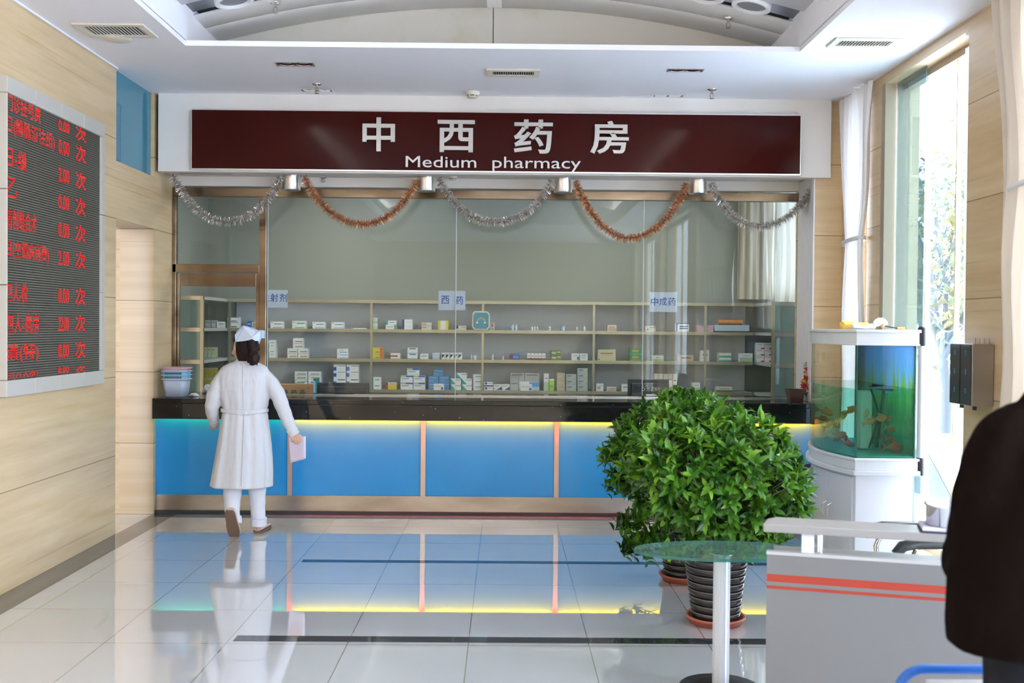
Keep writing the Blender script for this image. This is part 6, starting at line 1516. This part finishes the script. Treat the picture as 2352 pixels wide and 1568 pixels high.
# trousers
mb = MB()
limb(mb, [N(534, 1085, .0), N(534, 1125, -.01), N(533, 1165, -.02), N(535, 1196, -.05)], [.078, .070, .058, .052], wr=.02, seed=3)
limb(mb, [N(590, 1085, .03), N(591, 1125, .05), N(592, 1165, .07), N(594, 1192, .075)], [.076, .066, .056, .053], wr=.02, seed=5)
tr = mb.build('trousers', M['trouser'], nurse, remesh=0.009, smooth_it=3)
mb = MB(); mb.tube([N(536, 1187, -.045), N(537, 1204, -.065)], [.060, .060], 24); mb.build('rolled_cuff', M['trouser'], tr, bevel=0.006)
mb = MB(); mb.tube([N(594, 1189, .075), N(594, 1205, .08)], [.062, .060], 24); mb.build('rolled_cuff', M['trouser'], tr, bevel=0.006)
# shoes: soft loafers with brown soles
M['shoe'] = mat('cream_leather', (0.66, 0.53, 0.42), 0.5); M['sole'] = mat('brown_sole', (0.20, 0.12, 0.08), 0.7)
def shoe(heel, R, name):
    """local: x right, y toward the toe, z up; heel is the ground point under the heel"""
    def T(p): return heel + R @ Vector(p)
    secs = [(-.005, .026, .052), (.01, .034, .066), (.045, .037, .072), (.09, .038, .062), (.14, .044, .050), (.19, .044, .042), (.225, .034, .034), (.243, .014, .024)]
    rings = [[T((w * cos(a), y, .018 + (h - .018) * (0.5 + 0.5 * sin(a)) if sin(a) > 0 else .018 + .004 * sin(a))) for a in [2 * pi * j / 20 for j in range(20)]] for y, w, h in secs]
    rings = [[T((w * cos(a), y, max(.016, .030 + (h - .030) * sin(a) if sin(a) > 0 else .030 + .014 * sin(a)))) for a in [2 * pi * j / 20 for j in range(20)]] for y, w, h in secs]
    s_ = MB().loft(rings).build('shoe', M['shoe'], nurse)
    sol = []
    for y, w, h in secs: sol.append([T((sx_ * (w + .003), y, z)) for sx_, z in ((-1, 0.0), (1, 0.0), (1, .018), (-1, .018))])
    MB().loft(sol, 0, True, False).build('sole', M['sole'], s_, bevel=.003)
    return s_
tL = N(538, 1236, -.08); tL.z = 0.004
RL = Matrix.Rotation(radians(-6), 3, 'Z') @ Matrix.Rotation(radians(-62), 3, 'X')
toe = Vector((0, .225, 0)); shoe(tL - RL @ toe, RL, 'l')
hR = N(592, 1228, 0.06); hR.z = 0.002
shoe(hR, Matrix.Rotation(radians(-4), 3, 'Z'), 'r')
# body: head, neck, hands, shins as one continuous skin (inside the clothes it runs through)
HC = N(560, 800, -.005)
face = Vector((-sin(radians(48)), cos(radians(48)), 0)); side = Vector((-face.y, face.x, 0)); upv = Vector((0, 0, 1))   # side = her left ear
def H(f, s, u): return HC + face * f + side * s + upv * u
mb = MB(); rings = []
for i in range(15):
    a = pi * i / 14; a = min(max(a, .06), pi - .06); ring = []
    for j in range(28):
        t = 2 * pi * j / 28; u = -cos(a) * .118; r = sin(a)
        f = .088 * r * cos(t); s = .070 * r * sin(t)
        if u < -.03: 
            k = min(1, (-.03 - u) / .08); s *= 1 - .28 * k; f = f * (1 - .12 * k) + .022 * k
        ring.append(H(f, s, u))
    rings.append(ring)
mb.loft(rings)
mb.tube([H(.080, 0, .012), H(.100, 0, -.020), H(.086, 0, -.034)], [.008, .013, .009], 10)          # nose
for s in (-1, 1): mb.ball(H(.066, s * .030, .012), .016, 10, 8); mb.ball(H(.062, s * .040, -.030), .022, 10, 8)
mb.tube([H(.080, -.022, -.062), H(.088, 0, -.060), H(.080, .022, -.062)], [.006, .009, .006], 8)  # mouth
mb.tube([H(.074, 0, -.105), H(.05, 0, -.10)], [.018, .03], 10)
for s in (-1, 1):                                                                                  # ears
    mb.tube([H(-.004, s * .070, .022), H(-.012, s * .079, .010), H(-.012, s * .079, -.012), H(0, s * .072, -.034)], [.008, .012, .011, .006], 10)
mb.tube([H(-.012, 0, -.06), N(562, 832), N(562, 860)], [.052, .052, .060], 18)
mb.tube([N(562, 860), N(562, 1080)], [.07, .10], 14)
mb.tube([N(562, 862), N(510, 866), N(492, 910, -.01), N(487, 936, 0), N(492, 972, .10)], [.05, .045, .038, .034, .024], 12)
mb.tube([N(562, 862), N(615, 866), N(640, 912, -.01), N(662, 967, -.02), N(677, 997, -.02)], [.05, .045, .038, .032, .024], 12)
mb.tube([N(562, 1075), N(534, 1100), N(535, 1196, -.05), N(537, 1212, -.075)], [.09, .045, .032, .030], 12)
mb.tube([N(562, 1075), N(590, 1100, .03), N(594, 1196, .075), N(593, 1214, .08)], [.09, .045, .032, .030], 12)
# right hand: palm, four bent fingers over the paper, thumb behind
def V3(px, py, dy): return N(px, py, dy)
mb.tube([V3(677, 994, -.02), V3(680, 1002, -.025), V3(683, 1007, -.035)], [.022, .030, .030], 14, flat=.6)
for k, (x0, x1, x2, y1, y2, r) in enumerate(((673, 670, 671, 1009, 1015, .0082), (678, 677, 678, 1012, 1020, .0088), (684, 684, 684, 1012, 1021, .0085), (689, 690, 688.5, 1009, 1016, .0078))):
    mb.tube([V3(x0 + 2, 1003, -.032), V3(x1, y1 - 2, -.052), V3(x1, y1 + 2, -.050), V3(x2, y2, -.034)], [r * 1.15, r * 1.1, r, r * .8], 10)
mb.tube([V3(688, 999, -.02), V3(693, 1006, -.006), V3(690, 1014, .002)], [.012, .010, .008], 10)
# left hand, half closed below the cuff
mb.tube([V3(492, 972, .10), V3(491, 978, .12), V3(490, 982, .135)], [.022, .028, .026], 14, flat=.7)
for k in range(4):
    x = 483.5 + k * 4.3
    mb.tube([V3(x + 1, 979, .125 - .004 * k), V3(x, 984, .145), V3(x + 1.5, 983, .162), V3(x + 3, 978, .160)], [.0092, .009, .0085, .007], 10)
mb.tube([V3(498, 974, .12), V3(500, 980, .14), V3(496, 982, .155)], [.011, .0095, .008], 10)
mb.build('body', M['skin'], nurse, remesh=0.0058, smooth_it=3)
for s in (-1, 1):
    MB().ball(H(.081, s * .030, .014), .0085, 10, 8).build('eye', M['black'], nurse)
# hair: shell over the skull, open over the face, with a tied-up tail
mb = MB(); rows_ = 18; cols_ = 44; vs = []; fs = []
for i in range(rows_ + 1):
    a = pi * i / rows_
    for j in range(cols_):
        t = 2 * pi * j / cols_; r = sin(a) if 0 < i < rows_ else .02
        vs.append(H(.099 * r * cos(t) - .006, .081 * r * sin(t), cos(a) * .126 + .008))
for i in range(rows_):
    for j in range(cols_):
        t = 2 * pi * (j + .5) / cols_; u = cos(pi * (i + .5) / rows_); cf = cos(t)
        lim = -0.78 if cf < -.12 else .28
        if u < lim: continue
        if 0.05 <= cf <= .55 and u < .30 and cf < .35 and u > -.3 and False: continue
        k = (j + 1) % cols_; fs.append((i * cols_ + j, (i + 1) * cols_ + j, (i + 1) * cols_ + k, i * cols_ + k))
mb.add(vs, fs, 0, True)
hair = mb.build('hair', M['hair'], nurse, solid=.012)
mb = MB()
mb.tube([N(581, 776, -.10), N(577, 790, -.135), N(583, 806, -.145), N(590, 800, -.13), N(588, 784, -.115)], [.018, .028, .030, .026, .018], 14)
mb.tube([N(585, 806, -.135), N(586, 818, -.155), N(584, 829, -.16), N(578, 838, -.155)], [.020, .040, .034, .012], 16)
mb.tube([N(580, 812, -.13), N(574, 822, -.15), N(572, 834, -.15)], [.018, .026, .008], 12)
rnd = random.Random(2)
for k in range(26):
    a0 = N(rnd.uniform(570, 592), rnd.uniform(814, 826), -.16); mb.tube([a0, a0 + Vector((rnd.uniform(-.01, .01), -.006, -.02)), a0 + Vector((rnd.uniform(-.03, .03), -.004, -.045 - rnd.random() * .02))], [.004, .003, .001], 5)
mb.build('hair_tail', M['hair'], hair, remesh=.005, smooth_it=2)
MB().lathe([(.020, -.008), (.024, 0), (.020, .008)], tuple(N(586, 811, -.135)), 16).build('hair_band', M['black'], hair)
# folded cap with blue piping
M['cap'] = cloth('cap_cotton', (0.74, 0.80, 0.88), 0.15); M['piping'] = mat('light_blue_piping', (0.28, 0.52, 0.76), 0.7)
def K(zx, zy, dy): return N(400 + zx / 6.03, 660 + zy / 6.03, dy)
p1, p1b, p2, p3, p3b, p4, p5, p6, p6b, p7 = K(848, 752, -.085), K(843, 660, -.08), K(885, 590, -.07), K(950, 530, -.06), K(1045, 560, -.075), K(1140, 600, -.085), K(1205, 592, -.09), K(1200, 700, -.09), K(1150, 825, -.105), K(1100, 752, -.125)
p8 = K(1040, 728, -.130); p9 = K(940, 745, -.115); c0 = K(1082, 690, -.140); c1 = K(965, 560, -.10); c2 = K(1185, 612, -.105)
mb = MB()
mb.add([p1, p1b, p2, p3, c1, c0, p9, p8, p7, p6b, p6, c2, p4, p3b, p5],
       [(0, 1, 4), (1, 2, 4), (2, 3, 4), (0, 4, 5, 6), (6, 5, 7), (7, 5, 8), (8, 5, 9), (9, 5, 11), (9, 11, 10), (4, 13, 5), (13, 12, 5), (12, 11, 5), (12, 14, 11), (14, 10, 11), (4, 3, 13)], 0)
bk = [p + Vector((0, .115, -.004)) for p in (p1b, p2, p3, p3b, p4, p5, p6)]
mb.loft([[p1b, p2, p3, p3b, p4, p5, p6], bk], 0, False, False, False)
cap = mb.build('nurse_cap', M['cap'], nurse, solid=.004)
mb = MB(); o_ = Vector((0, -.003, 0))
mb.tube([p + o_ for p in (p1, c1, p3)], .0028, 6); mb.tube([p + o_ for p in (p3, p3b, p4, p5)], .0035, 6); mb.tube([p + o_ for p in (p5, p6, p6b)], .0065, 6); mb.tube([p + o_ for p in (p1, p9, p8, p7, p6b)], .0014, 6)
mb.build('piping', M['piping'], cap)
mb = MB(); mb.tube([p + o_ for p in (c1, c0, c2)], .0012, 5); mb.build('fold_line', M['paper'], cap)
# sheet of paper in the hand (its own thing)
y_ = -.036
q0, q1, q2, q3 = N(663, 1006, y_), N(700, 1003, y_ - .015), N(700, 1054, y_ - .02), N(667, 1063, y_)
pt_ = thing('prescription_sheet', 'folded pinkish paper slips held in the right hand of the nurse', 'paper', tuple((q2 + q3) / 2))
mb = MB(); nx_ = 8; g_ = [[(q0 * (1 - u) + q1 * u) * (1 - v) + (q3 * (1 - u) + q2 * u) * v + Vector((0, .006 * sin(pi * u), 0)) for u in [i / nx_ for i in range(nx_ + 1)]] for v in [j / 8 for j in range(9)]]
mb.loft(g_, 0, False, True, False); mb.build('front_sheet', mat('pinkish_paper', (0.70, 0.60, 0.70), 0.8), pt_, solid=.0012)
g2 = [[p + Vector((.006, .006, .004)) for p in r] for r in g_]
MB().loft(g2, 0, False, True, False).build('back_sheet', M['paper'], pt_, solid=.0012)
mb = MB()
for k in range(9):
    v = .18 + k * .08; a0 = q0 * (1 - v) + q3 * v; b0 = q1 * (1 - v) + q2 * v
    p_ = a0 * .85 + b0 * .15 + Vector((0, .0045 - .0022 - .0014, 0)); r_2 = a0 * .25 + b0 * .75 + Vector((0, .0045 - .0022 - .0014, 0))
    mb.add([p_, r_2, r_2 + Vector((0, 0, .0022)), p_ + Vector((0, 0, .0022))], [(0, 1, 2, 3)])
mb.build('printed_lines', mat('faint_print', (0.48, 0.40, 0.50), 0.8), pt_)

# ------------------------------------------------------------------ person in the right foreground, back turned
YM = 2.40
mx_ = PY(2168, 1400, YM).x + 0.305; my = YM
man = thing('person', 'person in dark brown jacket standing close at the right edge', 'person', (mx_, my, 0))
M['jacket'] = mat('dark_brown_jacket', (0.006, 0.003, 0.002), 0.9, spec=0.05, bump=((9, 9, 6), 0.5, 0.03))
M['slacks'] = mat('charcoal_trousers', (0.013, 0.013, 0.016), 0.85, spec=0.15, bump=((10, 10, 4), 0.4, 0.02))
def Q(x, y, z): return Vector((mx_ + x, my + y, z))
mb = MB(); rings = []
for z, a, b_ in ((.826, .290, .17), (.88, .294, .175), (1.0, .290, .165), (1.12, .265, .155), (1.19, .238, .148), (1.26, .215, .14), (1.33, .19, .12), (1.38, .155, .10), (1.42, .125, .08), (1.46, .10, .07), (1.50, .075, .065)):
    rings.append(ell(Q(0, 0, z), a, b_, 40, .012, 7, z * 9))
mb.loft(rings)
limb(mb, [Q(-.11, 0, 1.375), Q(-.170, 0, 1.315), Q(-.208, .0, 1.20), Q(-.215, .03, 1.08), Q(-.19, .15, .99), Q(-.13, .24, .97)], [.050, .072, .074, .070, .056, .045], wr=.02, seed=1)
limb(mb, [Q(.11, 0, 1.375), Q(.170, 0, 1.315), Q(.212, .0, 1.20), Q(.228, .02, 1.08), Q(.22, .16, .98), Q(.16, .26, .95)], [.055, .070, .066, .062, .055, .045], wr=.02, seed=2)
mb.build('jacket', M['jacket'], man, remesh=.012, smooth_it=4)
mb = MB()
limb(mb, [Q(-.09, 0, .86), Q(-.10, 0, .62), Q(-.10, .01, .40), Q(-.10, .0, .09)], [.115, .098, .082, .066], wr=.01)
limb(mb, [Q(.09, 0, .86), Q(.10, 0, .62), Q(.10, .01, .40), Q(.10, .0, .09)], [.115, .098, .082, .066], wr=.01)
mb.build('trousers', M['slacks'], man, remesh=.012, smooth_it=3)
mb = MB(); mb.ball(Q(.02, .01, 1.62), .10, 24, 16, 0, (.78, .95, 1.15)); mb.tube([Q(0, -.005, 1.40), Q(.01, 0, 1.54)], [.06, .055], 16)
mb.tube([Q(.02, .10, 1.63), Q(.02, .12, 1.60), Q(.02, .105, 1.585)], [.008, .014, .01], 8)
for s in (-1, 1): mb.ball(Q(.02 + s * .078, .0, 1.62), .02, 10, 8, 0, (.4, 1, 1.5))
mb.tube([Q(0, 0, 1.4), Q(0, 0, .85)], [.07, .12], 12)
mb.tube([Q(0, 0, 1.34), Q(-.17, 0, 1.30), Q(-.225, .02, 1.08), Q(-.13, .24, .96), Q(-.10, .29, .955)], [.05, .045, .04, .028, .034], 12)
mb.tube([Q(0, 0, 1.34), Q(.17, 0, 1.30), Q(.228, .03, 1.08), Q(.16, .26, .95), Q(.13, .31, .95)], [.05, .045, .04, .028, .034], 12)
for k in range(4):
    mb.tube([Q(-.095, .295, .975 - k * .017), Q(-.06, .325, .977 - k * .017), Q(-.04, .315, .973 - k * .017)], [.0105, .0095, .008], 8)
    mb.tube([Q(.125, .315, .970 - k * .017), Q(.09, .345, .972 - k * .017), Q(.07, .335, .968 - k * .017)], [.0105, .0095, .008], 8)
mb.tube([Q(-.11, .27, .98), Q(-.08, .28, 1.0), Q(-.055, .295, .995)], [.012, .011, .009], 8)
mb.tube([Q(.14, .29, .975), Q(.11, .30, .995), Q(.085, .315, .99)], [.012, .011, .009], 8)
mb.tube([Q(0, 0, .9), Q(-.10, 0, .62), Q(-.10, 0, .06)], [.10, .07, .04], 10); mb.tube([Q(0, 0, .9), Q(.10, 0, .62), Q(.10, 0, .06)], [.10, .07, .04], 10)
mb.build('body', M['skin'], man, remesh=.009, smooth_it=3)
mb = MB(); vs = []; fs = []
for i in range(15):
    a = pi * i / 14
    for j in range(32):
        t = 2 * pi * j / 32; r = max(.02, sin(a)); vs.append(Q(.02 + .088 * r * cos(t), .008 + .104 * r * sin(t), 1.63 + .122 * cos(a)))
for i in range(14):
    for j in range(32):
        t = 2 * pi * (j + .5) / 32; u = cos(pi * (i + .5) / 14)
        if u < (.45 if sin(t) > .3 else -.45): continue
        fs.append((i * 32 + j, (i + 1) * 32 + j, (i + 1) * 32 + (j + 1) % 32, i * 32 + (j + 1) % 32))
mb.add(vs, fs, 0, True); mb.build('hair', M['hair'], man, solid=.012)
for sx2 in (-.10, .10):
    mb = MB(); rr = []
    for y, w, h in ((-.09, .03, .06), (-.06, .038, .075), (0, .04, .08), (.07, .045, .06), (.14, .042, .045), (.175, .02, .03)):
        rr.append([Q(sx2 + w * cos(a), y, max(.002, .02 + (h - .02) * sin(a) if sin(a) > 0 else .02 + .018 * sin(a))) for a in [2 * pi * j / 16 for j in range(16)]])
    mb.loft(rr).build('shoe', M['black'], man)
